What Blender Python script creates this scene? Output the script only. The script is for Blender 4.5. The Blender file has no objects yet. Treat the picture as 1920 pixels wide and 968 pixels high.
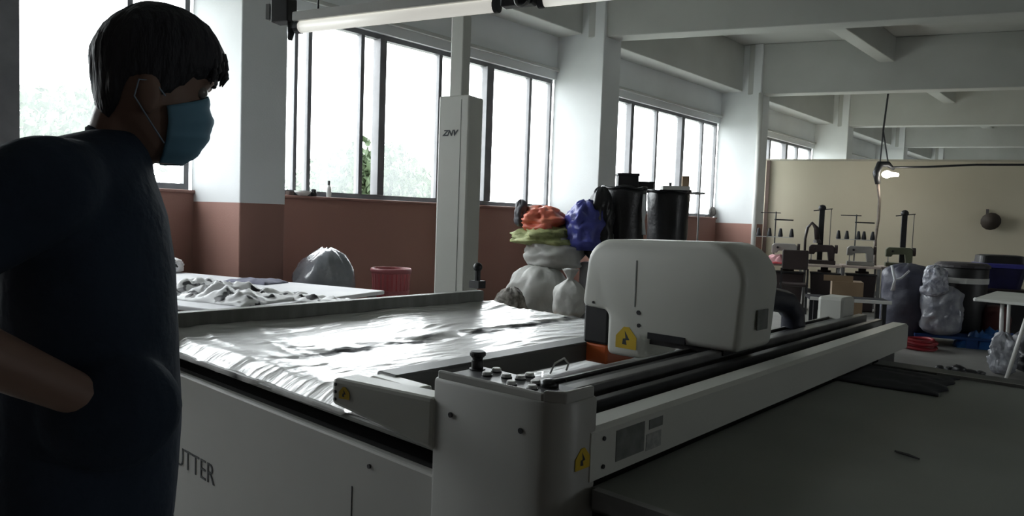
import bpy, bmesh, math, random
from mathutils import Vector, Matrix, noise, Euler

sc = bpy.context.scene
COL = sc.collection
PI = math.pi
random.seed(7)

# ------------------------------------------------------------------ camera
CAM_H = 1.4
FPX = 1340.0
cam_d = bpy.data.cameras.new('camera')
cam_d.sensor_width = 36.0
cam_d.lens = 36.0 * FPX / 1920.0
cam_d.clip_start = 0.02
cam_d.clip_end = 300
cam = bpy.data.objects.new('camera', cam_d)
COL.objects.link(cam)
CM = (Matrix.Translation((0, 0, CAM_H)) @ Matrix.Rotation(math.radians(42), 4, 'Z')
      @ Matrix.Rotation(math.radians(90 - 3.2), 4, 'X') @ Matrix.Rotation(math.radians(2.0), 4, 'Z'))
cam.matrix_world = CM
sc.camera = cam

# ------------------------------------------------------------------ world, exposure
w = bpy.data.worlds.new('overcast_sky')
sc.world = w
w.use_nodes = True
nt = w.node_tree
bg = nt.nodes['Background']
bg.inputs['Color'].default_value = (0.93, 0.98, 1.0, 1)
bg.inputs['Strength'].default_value = 10.0
sc.view_settings.view_transform = 'Standard'
sc.view_settings.look = 'None'
sc.view_settings.gamma = 1.0
sc.view_settings.exposure = 0.0
sc.view_settings.use_curve_mapping = False
sc.cycles.use_denoising = True
sc.cycles.max_bounces = 10
sc.cycles.diffuse_bounces = 6
sc.cycles.transparent_max_bounces = 12
sc.cycles.sample_clamp_indirect = 6.0
sc.cycles.caustics_reflective = False
sc.cycles.caustics_refractive = False

# ------------------------------------------------------------------ point helpers (photo pixel -> place in the room)
R3 = CM.to_3x3()
ORG = Vector((0, 0, CAM_H))
def ray(x, y): return R3 @ Vector(((x - 960) / FPX, -(y - 484) / FPX, -1.0))
def at(x, y, dep): return ORG + ray(x, y) * dep
def onz(x, y, z):
    d = ray(x, y); return ORG + d * ((z - CAM_H) / d.z)
def onx(x, y, X):
    d = ray(x, y); return ORG + d * (X / d.x)

# ------------------------------------------------------------------ materials
MATS = {}
def mat(name, c1, c2=None, rough=0.6, scale=6.0, bump=0.0, bscale=40.0, metal=0.0, spec=0.5, detail=4.0, coat=0.0, emit=None, estr=0.0, stretch=None):
    if name in MATS: return MATS[name]
    m = bpy.data.materials.new(name); m.use_nodes = True
    n = m.node_tree; b = n.nodes['Principled BSDF']
    b.inputs['Roughness'].default_value = rough
    b.inputs['Metallic'].default_value = metal
    b.inputs['Specular IOR Level'].default_value = spec
    b.inputs['Coat Weight'].default_value = coat
    if c2 is None: c2 = tuple(v * 0.85 for v in c1)
    tc = n.nodes.new('ShaderNodeTexCoord')
    mp = n.nodes.new('ShaderNodeMapping')
    if stretch: mp.inputs['Scale'].default_value = stretch
    n.links.new(tc.outputs['Object'], mp.inputs['Vector'])
    nz = n.nodes.new('ShaderNodeTexNoise')
    nz.inputs['Scale'].default_value = scale; nz.inputs['Detail'].default_value = detail
    n.links.new(mp.outputs['Vector'], nz.inputs['Vector'])
    cr = n.nodes.new('ShaderNodeValToRGB')
    cr.color_ramp.elements[0].position = 0.35; cr.color_ramp.elements[1].position = 0.65
    cr.color_ramp.elements[0].color = (*c2, 1); cr.color_ramp.elements[1].color = (*c1, 1)
    n.links.new(nz.outputs['Fac'], cr.inputs['Fac'])
    n.links.new(cr.outputs['Color'], b.inputs['Base Color'])
    if bump > 0:
        nb = n.nodes.new('ShaderNodeTexNoise'); nb.inputs['Scale'].default_value = bscale; nb.inputs['Detail'].default_value = 3
        n.links.new(mp.outputs['Vector'], nb.inputs['Vector'])
        bm_ = n.nodes.new('ShaderNodeBump'); bm_.inputs['Strength'].default_value = bump; bm_.inputs['Distance'].default_value = 0.02
        n.links.new(nb.outputs['Fac'], bm_.inputs['Height']); n.links.new(bm_.outputs['Normal'], b.inputs['Normal'])
    if emit:
        b.inputs['Emission Color'].default_value = (*emit, 1); b.inputs['Emission Strength'].default_value = estr
    MATS[name] = m
    return m

def two_paint(name, low, high, zsplit):
    """wall paint: one colour up to a painted line, another above"""
    m = mat(name, high, tuple(v * 0.93 for v in high), 0.75, 1.2, 0.08, 60)
    n = m.node_tree; b = n.nodes['Principled BSDF']
    src = b.inputs['Base Color'].links[0].from_socket
    g = n.nodes.new('ShaderNodeNewGeometry'); s = n.nodes.new('ShaderNodeSeparateXYZ')
    n.links.new(g.outputs['Position'], s.inputs['Vector'])
    c = n.nodes.new('ShaderNodeMath'); c.operation = 'LESS_THAN'; c.inputs[1].default_value = zsplit
    n.links.new(s.outputs['Z'], c.inputs[0])
    nz = n.nodes.new('ShaderNodeTexNoise'); nz.inputs['Scale'].default_value = 1.5
    cr = n.nodes.new('ShaderNodeValToRGB')
    cr.color_ramp.elements[0].position = 0.3; cr.color_ramp.elements[1].position = 0.7
    cr.color_ramp.elements[0].color = (*[v * 0.85 for v in low], 1); cr.color_ramp.elements[1].color = (*low, 1)
    n.links.new(nz.outputs['Fac'], cr.inputs['Fac'])
    mx = n.nodes.new('ShaderNodeMix'); mx.data_type = 'RGBA'
    n.links.new(c.outputs[0], mx.inputs['Factor']); n.links.new(src, mx.inputs['A']); n.links.new(cr.outputs['Color'], mx.inputs['B'])
    n.links.new(mx.outputs['Result'], b.inputs['Base Color'])
    return m

def pane_mat(name, clear, tint):
    m = bpy.data.materials.new(name); m.use_nodes = True
    n = m.node_tree
    for x in list(n.nodes): n.nodes.remove(x)
    out = n.nodes.new('ShaderNodeOutputMaterial')
    tr = n.nodes.new('ShaderNodeBsdfTransparent'); tr.inputs['Color'].default_value = (1, 1, 1, 1)
    tl = n.nodes.new('ShaderNodeBsdfTranslucent'); tl.inputs['Color'].default_value = (*tint, 1)
    mx = n.nodes.new('ShaderNodeMixShader')
    nz = n.nodes.new('ShaderNodeTexNoise'); nz.inputs['Scale'].default_value = 1.2
    tc = n.nodes.new('ShaderNodeTexCoord'); n.links.new(tc.outputs['Object'], nz.inputs['Vector'])
    mr = n.nodes.new('ShaderNodeMapRange'); mr.inputs['To Min'].default_value = (1 - clear) * 0.5; mr.inputs['To Max'].default_value = (1 - clear) * 1.5
    n.links.new(nz.outputs['Fac'], mr.inputs['Value']); n.links.new(mr.outputs['Result'], mx.inputs['Fac'])
    n.links.new(tr.outputs[0], mx.inputs[1]); n.links.new(tl.outputs[0], mx.inputs[2])
    n.links.new(mx.outputs[0], out.inputs['Surface'])
    return m

M_WALL = two_paint('wall_paint', (0.33, 0.175, 0.14), (0.72, 0.74, 0.75), 1.57)
M_PILLAR = two_paint('pillar_paint', (0.33, 0.175, 0.14), (0.72, 0.74, 0.75), 1.455)
M_CEIL = mat('ceiling_paint', (0.52, 0.53, 0.51), (0.46, 0.47, 0.45), 0.85, 0.8, 0.06, 30)
M_FLOOR = mat('floor_concrete', (0.27, 0.265, 0.25), (0.21, 0.205, 0.195), 0.55, 1.5, 0.05, 30)
M_PART = mat('partition_board', (0.60, 0.55, 0.43), (0.56, 0.51, 0.39), 0.7, 0.7)
M_ALU = mat('window_aluminium', (0.17, 0.17, 0.18), (0.13, 0.13, 0.14), 0.45, 5)
M_PANE = pane_mat('hazed_glass', 0.925, (0.9, 0.95, 0.95))  # translucent white mixed into the panes gives the overexposed, hazy look
M_MACH = mat('machine_cream_paint', (0.66, 0.665, 0.62), (0.62, 0.625, 0.58), 0.38, 2.0)
M_MACH2 = mat('machine_light_paint', (0.44, 0.44, 0.415), (0.41, 0.41, 0.39), 0.4, 2.0)
M_BLACK = mat('black_plastic', (0.018, 0.018, 0.02), (0.012, 0.012, 0.014), 0.45, 8)
M_DKMETAL = mat('dark_rail_metal', (0.05, 0.052, 0.056), (0.035, 0.036, 0.04), 0.35, 8, metal=0.5)
M_GREYMETAL = mat('grey_metal', (0.30, 0.30, 0.30), (0.22, 0.22, 0.22), 0.35, 8, metal=0.7)
M_BELT = mat('takeoff_belt', (0.20, 0.21, 0.19), (0.16, 0.17, 0.155), 0.55, 1.6)
M_BARGREY = mat('bar_grey', (0.27, 0.275, 0.255), (0.20, 0.205, 0.19), 0.5, 3, stretch=(1, 6, 1))
M_WHITEP = mat('white_plastic', (0.72, 0.72, 0.70), (0.66, 0.66, 0.64), 0.4, 4)
M_YELLOW = mat('yellow_sticker', (0.62, 0.42, 0.02), (0.55, 0.36, 0.02), 0.5, 10)
M_ORANGE_GLOW = mat('orange_glow', (0.75, 0.16, 0.04), (0.6, 0.12, 0.03), 0.4, 8)
M_GREYLAB = mat('grey_label', (0.20, 0.21, 0.20), (0.14, 0.15, 0.14), 0.5, 30)
M_LETTER = mat('letter_black', (0.03, 0.035, 0.04), (0.02, 0.025, 0.03), 0.5, 10)

# ------------------------------------------------------------------ mesh helpers
class MB:
    def __init__(s): s.v = []; s.f = []
    def add(s, vs, fs):
        o = len(s.v); s.v += [tuple(v) for v in vs]; s.f += [[i + o for i in f] for f in fs]; return s
    def box(s, x0, x1, y0, y1, z0, z1):
        vs = [(x0, y0, z0), (x1, y0, z0), (x1, y1, z0), (x0, y1, z0), (x0, y0, z1), (x1, y0, z1), (x1, y1, z1), (x0, y1, z1)]
        return s.add(vs, [(3, 2, 1, 0), (4, 5, 6, 7), (0, 1, 5, 4), (1, 2, 6, 5), (2, 3, 7, 6), (3, 0, 4, 7)])
    def prism(s, poly, z0, z1):
        """poly: list of xy, extruded in z"""
        n = len(poly)
        vs = [(p[0], p[1], z0) for p in poly] + [(p[0], p[1], z1) for p in poly]
        fs = [list(range(n))[::-1], list(range(n, 2 * n))] + [(i, (i + 1) % n, n + (i + 1) % n, n + i) for i in range(n)]
        return s.add(vs, fs)
    def prism_y(s, poly, y0, y1):
        """poly: list of xz, extruded in y"""
        n = len(poly)
        vs = [(p[0], y0, p[1]) for p in poly] + [(p[0], y1, p[1]) for p in poly]
        fs = [list(range(n)), list(range(n, 2 * n))[::-1]] + [((i + 1) % n, i, n + i, n + (i + 1) % n) for i in range(n)]
        return s.add(vs, fs)
    def obox(s, c, ax, hx, hy, z0, z1):
        """box turned about z: centre c, unit axis ax (2-vector), half sizes"""
        a = Vector((ax[0], ax[1])).normalized(); b = Vector((-a.y, a.x)); c = Vector((c[0], c[1]))
        return s.prism([c - a * hx - b * hy, c + a * hx - b * hy, c + a * hx + b * hy, c - a * hx + b * hy], z0, z1)
    def loft(s, rings, cap=True, closed=True):
        k = len(rings[0]); o = len(s.v); fs = []
        for i in range(len(rings) - 1):
            for j in range(k if closed else k - 1):
                a = i * k + j; b = i * k + (j + 1) % k
                fs.append((a, b, b + k, a + k))
        if cap:
            fs.append(list(range(k))[::-1]); fs.append(list(range((len(rings) - 1) * k, len(rings) * k)))
        return s.add([v for r in rings for v in r], fs)
    def tube(s, pts, r, k=10, cap=True):
        pts = [Vector(p) for p in pts]; n = len(pts)
        rr = r if isinstance(r, (list, tuple)) else [r] * n
        rings = []; prev = None
        for i in range(n):
            t = (pts[min(i + 1, n - 1)] - pts[max(i - 1, 0)]).normalized()
            if prev is None:
                u = t.orthogonal().normalized()
            else:
                u = (prev - t * prev.dot(t))
                u = u.normalized() if u.length > 1e-6 else t.orthogonal().normalized()
            prev = u; v = t.cross(u)
            rings.append([pts[i] + (u * math.cos(2 * PI * j / k) + v * math.sin(2 * PI * j / k)) * rr[i] for j in range(k)])
        return s.loft(rings, cap)
    def lathe(s, prof, c=(0, 0, 0), k=20, cap=True):
        return s.loft([[(c[0] + r * math.cos(2 * PI * j / k), c[1] + r * math.sin(2 * PI * j / k), c[2] + z) for j in range(k)] for r, z in prof], cap)
    def ball(s, c, rx, ry=None, rz=None, k=16, m=10, rot=None):
        ry = ry or rx; rz = rz or rx; c = Vector(c); rings = []
        for i in range(m + 1):
            a = -PI / 2 + PI * i / m
            a = max(min(a, PI / 2 - 0.02), -PI / 2 + 0.02)
            ring = []
            for j in range(k):
                p = Vector((rx * math.cos(a) * math.cos(2 * PI * j / k), ry * math.cos(a) * math.sin(2 * PI * j / k), rz * math.sin(a)))
                if rot: p = rot @ p
                ring.append(c + p)
            rings.append(ring)
        return s.loft(rings)

def obj(name, mb, m, parent=None, bevel=0.0, smooth=False, seg=2, sub=0, remesh=0.0, smooth_it=0, local=False):
    me = bpy.data.meshes.new(name)
    me.from_pydata(mb.v, [], mb.f)
    bm = bmesh.new(); bm.from_mesh(me)
    bmesh.ops.recalc_face_normals(bm, faces=bm.faces)
    if bevel > 0:
        es = [e for e in bm.edges if len(e.link_faces) == 2 and e.calc_face_angle(0) > 0.5]
        bmesh.ops.bevel(bm, geom=es, offset=bevel, segments=seg, affect='EDGES', profile=0.5, clamp_overlap=True)
    bm.to_mesh(me); bm.free()
    if smooth:
        for p in me.polygons: p.use_smooth = True
    o = bpy.data.objects.new(name, me)
    me.materials.append(m)
    COL.objects.link(o)
    if remesh > 0 or sub > 0:
        if remesh > 0:
            md = o.modifiers.new('r', 'REMESH'); md.mode = 'VOXEL'; md.voxel_size = remesh; md.use_smooth_shade = True
            if smooth_it:
                md = o.modifiers.new('s', 'SMOOTH'); md.iterations = smooth_it; md.factor = 0.5
        if sub > 0:
            md = o.modifiers.new('d', 'SUBSURF'); md.levels = sub; md.render_levels = sub
        dg = bpy.context.evaluated_depsgraph_get()
        me2 = bpy.data.meshes.new_from_object(o.evaluated_get(dg))
        o.modifiers.clear(); o.data = me2; me2.name = name
        for p in me2.polygons: p.use_smooth = True
    if parent is not None:
        o.parent = parent
        if not local:
            o.matrix_parent_inverse = WORLD_M[parent.name].inverted()
    WORLD_M[o.name] = Matrix.Identity(4) if parent is None or not local else WORLD_M[parent.name]
    return o
WORLD_M = {}

def smooth_angle(o, deg=40):
    for p in o.data.polygons: p.use_smooth = True
    bm = bmesh.new(); bm.from_mesh(o.data)
    for e in bm.edges:
        if len(e.link_faces) == 2 and e.calc_face_angle(0) > math.radians(deg): e.smooth = False
    bm.to_mesh(o.data); bm.free()
    return o

def thing(name, label, cat, loc=(0, 0, 0), rotz=0.0, group=None):
    o = bpy.data.objects.new(name, None); COL.objects.link(o)
    o.empty_display_size = 0.1
    o.location = loc; o.rotation_euler = (0, 0, rotz)
    o['label'] = label; o['category'] = cat
    if group: o['group'] = group
    WORLD_M[o.name] = Matrix.Translation(loc) @ Matrix.Rotation(rotz, 4, 'Z')
    return o
def tag(o, label, cat, group=None):
    o['label'] = label; o['category'] = cat
    if group: o['group'] = group
    return o
def struct(o, label=None):
    o['kind'] = 'structure'
    if label: o['label'] = label
    return o
def copy_tree(root, loc, rotz, label):
    r = root.copy(); COL.objects.link(r); r.location = loc; r.rotation_euler = (0, 0, rotz); r['label'] = label
    for ch in root.children:
        c = ch.copy(); COL.objects.link(c); c.parent = r
        for g in ch.children:
            d = g.copy(); COL.objects.link(d); d.parent = c
    return r
def text(name, s, size, loc, rot, m, parent, shear=0.0, bold=0.0, extrude=0.0006):
    cu = bpy.data.curves.new(name, 'FONT'); cu.body = s; cu.size = size; cu.shear = shear; cu.offset = bold; cu.extrude = extrude
    cu.resolution_u = 3
    t = bpy.data.objects.new(name, cu); COL.objects.link(t)
    t.matrix_world = Matrix.Translation(loc) @ rot
    dg = bpy.context.evaluated_depsgraph_get(); dg.update()
    me = bpy.data.meshes.new_from_object(t.evaluated_get(dg))
    me.transform(Matrix.Translation(loc) @ rot)
    bpy.data.objects.remove(t)
    o = bpy.data.objects.new(name, me); COL.objects.link(o); me.materials.clear(); me.materials.append(m)
    o.parent = parent; o.matrix_parent_inverse = WORLD_M[parent.name].inverted(); WORLD_M[o.name] = Matrix.Identity(4)
    return o

# ================================================================== THE ROOM
WX = -7.25                 # inner face of the window wall
PXR = -6.4                # room face of the pillars
SKEW = Vector((0.934, 0.357)).normalized()    # the cross beams and the partition run along this
BAY = 5.75
PY = [3.27 + BAY * i for i in range(-1, 6)]
RX, YB, YF = 14.0, -4.6, 33.5
Z_SILL, Z_HEAD, Z_SLAB, Z_BEAM = 1.57, 3.62, 5.25, 4.2

struct(obj('floor', MB().box(WX - 0.24, RX, YB, YF, -0.15, 0.0), M_FLOOR))
struct(obj('ceiling', MB().box(WX - 0.24, RX, YB, YF, Z_SLAB, Z_SLAB + 0.2), M_CEIL))
struct(obj('wall_right', MB().box(RX, RX + 0.2, YB, YF, -0.15, 1.57).box(RX, RX + 0.2, YB, YF, 3.62, Z_SLAB + 0.2).box(RX, RX + 0.2, YB, 8.0, 1.57, 3.62).box(RX, RX + 0.2, 10.6, YF, 1.57, 3.62), M_WALL))
struct(obj('wall_back', MB().box(WX - 0.24, RX + 0.2, YB - 0.2, YB, -0.15, Z_SLAB + 0.2), mat('back_wall_paint', (0.20, 0.15, 0.13), None, 0.8, 1)))
struct(obj('wall_far', MB().box(WX - 0.24, RX + 0.2, YF, YF + 0.2, -0.15, Z_SLAB + 0.2), M_WALL))
wl = struct(obj('wall_left', MB().box(WX - 0.24, WX, YB, YF, 0, Z_SILL).box(WX - 0.24, WX, YB, YF, Z_HEAD, Z_SLAB), M_WALL))
struct(obj('trim_1', MB().box(WX, -6.8, YB, YF, 4.28, Z_SLAB), M_CEIL, bevel=0.015))       # edge beam above the windows
struct(obj('trim_2', MB().box(WX, WX + 0.05, YB, YF, 3.74, 3.79), M_CEIL, bevel=0.008))          # narrow moulding over the window heads
struct(obj('trim_3', MB().box(WX, WX + 0.03, YB, YF, 1.535, Z_SILL), mat('sill_paint', (0.30, 0.16, 0.13), None, 0.6, 3), bevel=0.01))

for i, y0 in enumerate(PY):
    back = Vector((-0.9, -0.06))
    A = Vector((PXR, y0)); B = Vector((PXR, y0 + 0.47))
    struct(obj('pillar', MB().prism([A, B, B + back, A + back], 0, Z_SLAB), M_PILLAR, bevel=0.012))
    c0 = (A + B) / 2 - SKEW * 0.35
    c1 = c0 + SKEW * 24.0
    m2 = (c0 + c1) / 2
    struct(obj('ceiling_beam', MB().obox(m2, SKEW, 12.0, 0.17, Z_BEAM, Z_SLAB), M_CEIL, bevel=0.015))
for k in range(6):
    x = -4.1 + 3.0 * k
    struct(obj('ceiling_beam', MB().box(x - 0.26, x, YB, YF, 4.77, Z_SLAB), M_CEIL, bevel=0.015))

struct(obj('wall_left_end', MB().box(WX - 0.24, WX, PY[-1], YF, Z_SILL, Z_HEAD).box(WX - 0.24, WX, YB, PY[0] + 0.3, Z_SILL, Z_HEAD), M_WALL))
# pipe running up pillar by the partition
P3 = Vector((PXR + 0.05, PY[3] - 0.10))
tag(obj('drain_pipe', MB().tube([(P3.x, P3.y, 0.02), (P3.x, P3.y, Z_BEAM)], 0.05, 12), M_WHITEP, smooth=True), 'white vertical pipe running up beside the pillar at the tan partition', 'pipe')

# windows ---------------------------------------------------------------
def y_of(px): return onx(px, 250, WX).y
win_px = {1: [(16, 0.17), (248, 0.05)],
          2: [(559, 0.045), (585, 0.05), (683, 0.055), (717, 0.10), (829, 0.06), (918, 0.14), (998, 0.06)],
          3: [(1186, 0.10), (1237, 0.06), (1282, 0.12), (1323, 0.06)],
          4: [(1450, 0.09), (1478, 0.13), (1502, 0.09)]}
for wi in range(1, 7):
    ya = PY[wi - 1] + 0.42; yb = PY[wi] - 0.08
    wn = bpy.data.objects.new('window_%d' % wi, None); COL.objects.link(wn); wn.location = (WX - 0.1, ya, Z_SILL)
    wn['kind'] = 'structure'; WORLD_M[wn.name] = Matrix.Translation(wn.location)
    x0, x1 = WX - 0.16, WX - 0.06
    fr = MB()
    fr.box(x0, x1, ya, yb, Z_SILL, Z_SILL + 0.06).box(x0, x1, ya, yb, Z_HEAD - 0.06, Z_HEAD)
    fr.box(x0, x1, ya, ya + 0.05, Z_SILL + 0.06, Z_HEAD - 0.06).box(x0, x1, yb - 0.05, yb, Z_SILL + 0.06, Z_HEAD - 0.06)
    obj('window_frame', fr, M_ALU, wn)
    if wi in win_px: ms = [(y_of(p), wd) for p, wd in win_px[wi]]
    else: ms = [(ya + (yb - ya) * t / 5, 0.08) for t in range(1, 5)]
    if wi == 1: ms = [(ya + 0.8, 0.06), (ya + 1.6, 0.06), (ya + 2.3, 0.06)] + ms
    edges = [ya + 0.05]
    for y, wd in ms:
        obj('mullion', MB().box(x0, x1 + (0.05 if wd >= 0.1 else 0), y - wd / 2, y + wd / 2, Z_SILL + 0.06, Z_HEAD - 0.06), M_ALU, wn, bevel=0.006)
        edges += [y - wd / 2, y + wd / 2]
    edges.append(yb - 0.05)
    for k in range(0, len(edges), 2):
        if wi == 2 and k == 6: continue          # this sash stands open
        obj('pane', MB().box(WX - 0.115, WX - 0.109, edges[k], edges[k + 1], Z_SILL + 0.06, Z_HEAD - 0.06), M_PANE, wn)
    # light gathering guide for the opening (adds no light of its own)
    ld = bpy.data.lights.new('window_portal', 'AREA'); ld.shape = 'RECTANGLE'; ld.size = Z_HEAD - Z_SILL; ld.size_y = yb - ya
    ld.cycles.is_portal = True
    lo = bpy.data.objects.new('window_portal', ld); COL.objects.link(lo)
    lo.location = (WX - 0.2, (ya + yb) / 2, (Z_SILL + Z_HEAD) / 2); lo.rotation_euler = (0, -PI / 2, 0)

for wi, (ya, yb) in ((7, (8.0, 10.6)),):  # unseen window added to light the machine's right-facing sides
    wn = bpy.data.objects.new('window_%d' % wi, None); COL.objects.link(wn); wn.location = (RX + 0.1, ya, Z_SILL)
    wn['kind'] = 'structure'; WORLD_M[wn.name] = Matrix.Translation(wn.location)
    x0, x1 = RX + 0.06, RX + 0.14
    obj('window_frame', MB().box(x0, x1, ya, yb, 1.57, 1.63).box(x0, x1, ya, yb, 3.56, 3.62).box(x0, x1, ya, ya + 0.05, 1.63, 3.56).box(x0, x1, yb - 0.05, yb, 1.63, 3.56), M_ALU, wn)
    for k in range(4):
        y0 = ya + (yb - ya) * k / 4
        if k: obj('mullion', MB().box(x0, x1, y0 - 0.04, y0 + 0.04, 1.63, 3.56), M_ALU, wn)
        obj('pane', MB().box(RX + 0.098, RX + 0.104, y0 + 0.05, y0 + (yb - ya) / 4 - 0.05, 1.63, 3.56), M_PANE, wn)
    ld = bpy.data.lights.new('window_portal', 'AREA'); ld.shape = 'RECTANGLE'; ld.size = 2.05; ld.size_y = yb - ya
    ld.cycles.is_portal = True
    lo = bpy.data.objects.new('window_portal', ld); COL.objects.link(lo)
    lo.location = (RX + 0.18, (ya + yb) / 2, 2.595); lo.rotation_euler = (0, PI / 2, 0)

# partition --------------------------------------------------------------
PA = Vector((WX + 0.02, 16.55))
pc = PA + SKEW * 12
part = struct(obj('wall_partition', MB().obox(pc, SKEW, 12, 0.04, 0, 2.96), M_PART), 'tan board partition with a flat top')
struct(obj('trim_4', MB().obox(pc, SKEW, 12, 0.055, 2.96, 3.0), mat('partition_cap', (0.45, 0.42, 0.34), None, 0.6, 3)))
struct(obj('trim_5', MB().obox(PA + SKEW * 0.35 - Vector((0, 0.1)), SKEW, 0.04, 0.05, 0, 2.96), mat('partition_post', (0.08, 0.05, 0.04), None, 0.6, 3)))

# outside -----------------------------------------------------------------
struct(obj('ground', MB().box(-80, WX - 0.3, -40, 90, -0.6, -0.5), mat('outside_ground', (0.46, 0.47, 0.44), (0.40, 0.42, 0.36), 0.9, 0.3)))
M_LEAF = mat('tree_leaf', (0.055, 0.085, 0.04), (0.035, 0.06, 0.022), 0.7, 2.0)
M_BARK = mat('tree_bark', (0.16, 0.12, 0.09), None, 0.9, 8)
def tree(base, h, r, seed, label):
    t = thing('tree', label, 'tree', base, 0, 'trees outside the windows')
    rnd = random.Random(seed)
    obj('trunk', MB().tube([base, (base[0] + 0.1, base[1], base[2] + h * 0.4), (base[0], base[1] + 0.1, base[2] + h * 0.75)], [0.16, 0.12, 0.05], 8), M_BARK, t, smooth=True)
    vs = []; fs = []
    for k in range(3800):
        while True:
            p = Vector((rnd.uniform(-1, 1), rnd.uniform(-1, 1), rnd.uniform(-1, 1)))
            if p.length < 1 and (p.length > 0.35 or rnd.random() < 0.4): break
        n1 = noise.noise(p * 2.3 + Vector((seed, 0, 0)))
        p *= 1 + 0.35 * n1
        c = Vector(base) + Vector((p.x * r, p.y * r, h * 0.66 + p.z * r * 0.95))
        e = Euler((rnd.uniform(0, 6), rnd.uniform(0, 6), rnd.uniform(0, 6))).to_matrix(); sz = rnd.uniform(0.07, 0.15)
        o = len(vs)
        vs += [c + e @ Vector((-sz, 0, 0)), c + e @ Vector((0, -sz * 0.5, 0)), c + e @ Vector((sz, 0, 0.03)), c + e @ Vector((0, sz * 0.5, 0))]
        fs.append((o, o + 1, o + 2, o + 3))
    f = obj('foliage', MB().add(vs, fs), M_LEAF, t); f['kind'] = 'stuff'
for k, (px, py, X, h, r, lab) in enumerate([
        (100, 225, -15, 3.6, 1.7, 'pale leafy tree outside the window behind the masked man'),
        (640, 330, -18, 3.0, 1.6, 'hazy tree outside the window pane left of the open sash'),
        (775, 320, -21, 3.4, 1.5, 'hazy tree outside the pane beside the white tower'),
        (698, 300, -13, 3.6, 1.1, 'green tree seen through the narrow open sash')]):
    p = onx(px, py, X)
    tree((p.x, p.y, -0.5), h, r, k + 3, lab)

# ================================================================== CUTTING MACHINE
YN, YFAR, ZT = 1.19, 3.25, 0.85
cm = thing('fabric_cutting_machine', 'cream fabric cutting machine with a gantry, control box and rounded cutting head', 'cutting machine', (-1.4, 2.2, 0))
obj('base_frame', MB().box(-3.05, -0.88, YN + 0.03, YFAR - 0.05, 0.06, 0.79), mat('base_dark', (0.06, 0.06, 0.06), None, 0.6, 4), cm)
obj('side_panel', MB().box(-3.06, -0.98, 1.135, 1.165, 0.10, 0.780), M_MACH2, cm, bevel=0.008)
obj('panel_seam', MB().box(-1.577, -1.574, 1.1335, 1.136, 0.12, 0.66), M_DKMETAL, cm)
obj('screw', MB().tube([(-1.50, 1.130, 0.735), (-1.50, 1.137, 0.735)], 0.006, 10), M_DKMETAL, cm)
text('lettering', 'CUTTER', 0.105, Vector((-2.765, 1.1335, 0.435)), Matrix.Rotation(PI / 2, 4, 'X'), M_LETTER, cm, bold=-0.0008)
obj('edge_gap', MB().box(-3.05, -0.98, 1.195, 1.215, 0.775, 0.822), mat('gap_black', (0.008, 0.008, 0.008), None, 0.95, 8, spec=0.05), cm)
obj('table_edge', MB().box(-3.05, -0.98, 1.158, 1.22, 0.822, 0.845), M_BARGREY, cm, bevel=0.008)
obj('cutting_bed', MB().box(-3.05, -0.86, 1.2, YFAR, 0.79, ZT), mat('bed_dark', (0.10, 0.10, 0.10), None, 0.7, 10), cm)
obj('foot', MB().box(-2.95, -2.85, 1.3, 1.4, 0, 0.06), M_BLACK, cm); obj('foot', MB().box(-1.0, -0.9, 1.3, 1.4, 0, 0.06), M_BLACK, cm)
obj('foot', MB().box(-2.95, -2.85, 3.0, 3.1, 0, 0.06), M_BLACK, cm); obj('foot', MB().box(-1.0, -0.9, 3.0, 3.1, 0, 0.06), M_BLACK, cm)

# feed bar at the far end
fb = obj('feed_bar', MB().box(-3.03, -2.97, 1.02, 3.06, 0.89, 0.96), M_BARGREY, cm, bevel=0.006)
for y in (1.10, 2.98):
    obj('feed_bar_bracket', MB().box(-3.02, -2.98, y - 0.03, y + 0.03, 0.79, 0.90), M_DKMETAL, cm)
obj('feed_bar_end', MB().box(-3.04, -2.96, 3.0, 3.06, 0.975, 1.02).tube([(-3.0, 3.03, 1.02), (-3.0, 3.03, 1.09)], 0.018, 10).ball((-3.0, 3.03, 1.10), 0.028), M_BLACK, cm)

# gantry
gz = 0.973
gb = obj('gantry_beam', MB().prism_y([(-0.835, 0.862), (-0.835, gz - 0.01), (-0.845, gz), (-0.90, gz), (-0.905, 0.93), (-1.16, 0.93), (-1.16, 0.862)], 1.19, 3.70), M_MACH, cm)
obj('guide_rail', MB().box(-0.965, -0.935, 1.2, 3.66, 0.93, 0.985), M_DKMETAL, gb, bevel=0.004)
obj('guide_rail', MB().box(-1.045, -1.005, 1.2, 3.66, 0.93, 1.0), M_GREYMETAL, gb, bevel=0.004)
obj('rail_trough', MB().box(-1.005, -0.965, 1.2, 3.66, 0.93, 0.945), M_BLACK, gb)
obj('back_strip', MB().box(-1.125, -1.115, 1.22, 3.66, 0.93, 0.992), M_GREYMETAL, gb)
obj('belt_cover', MB().box(-1.10, -1.06, 1.2, 3.66, 0.93, 0.985), M_DKMETAL, gb)
obj('beam_end_bracket', MB().box(-1.15, -0.85, 3.30, 3.55, 0.55, 0.862), M_DKMETAL, gb)
obj('rating_plate', MB().box(-0.835, -0.8335, 1.282, 1.395, 0.884, 0.952), M_GREYLAB, gb)
obj('label_sticker', MB().box(-0.835, -0.8338, 1.405, 1.47, 0.880, 0.918), mat('pale_label', (0.45, 0.46, 0.44), (0.3, 0.31, 0.3), 0.5, 60), gb)
obj('label_sticker', MB().box(-0.835, -0.8338, 1.415, 1.475, 0.928, 0.950), M_GREYLAB, gb)
for z in (0.885, 0.945):
    obj('screw', MB().tube([(-0.838, 1.235, z), (-0.832, 1.235, z)], 0.005, 8), M_DKMETAL, gb)
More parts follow.
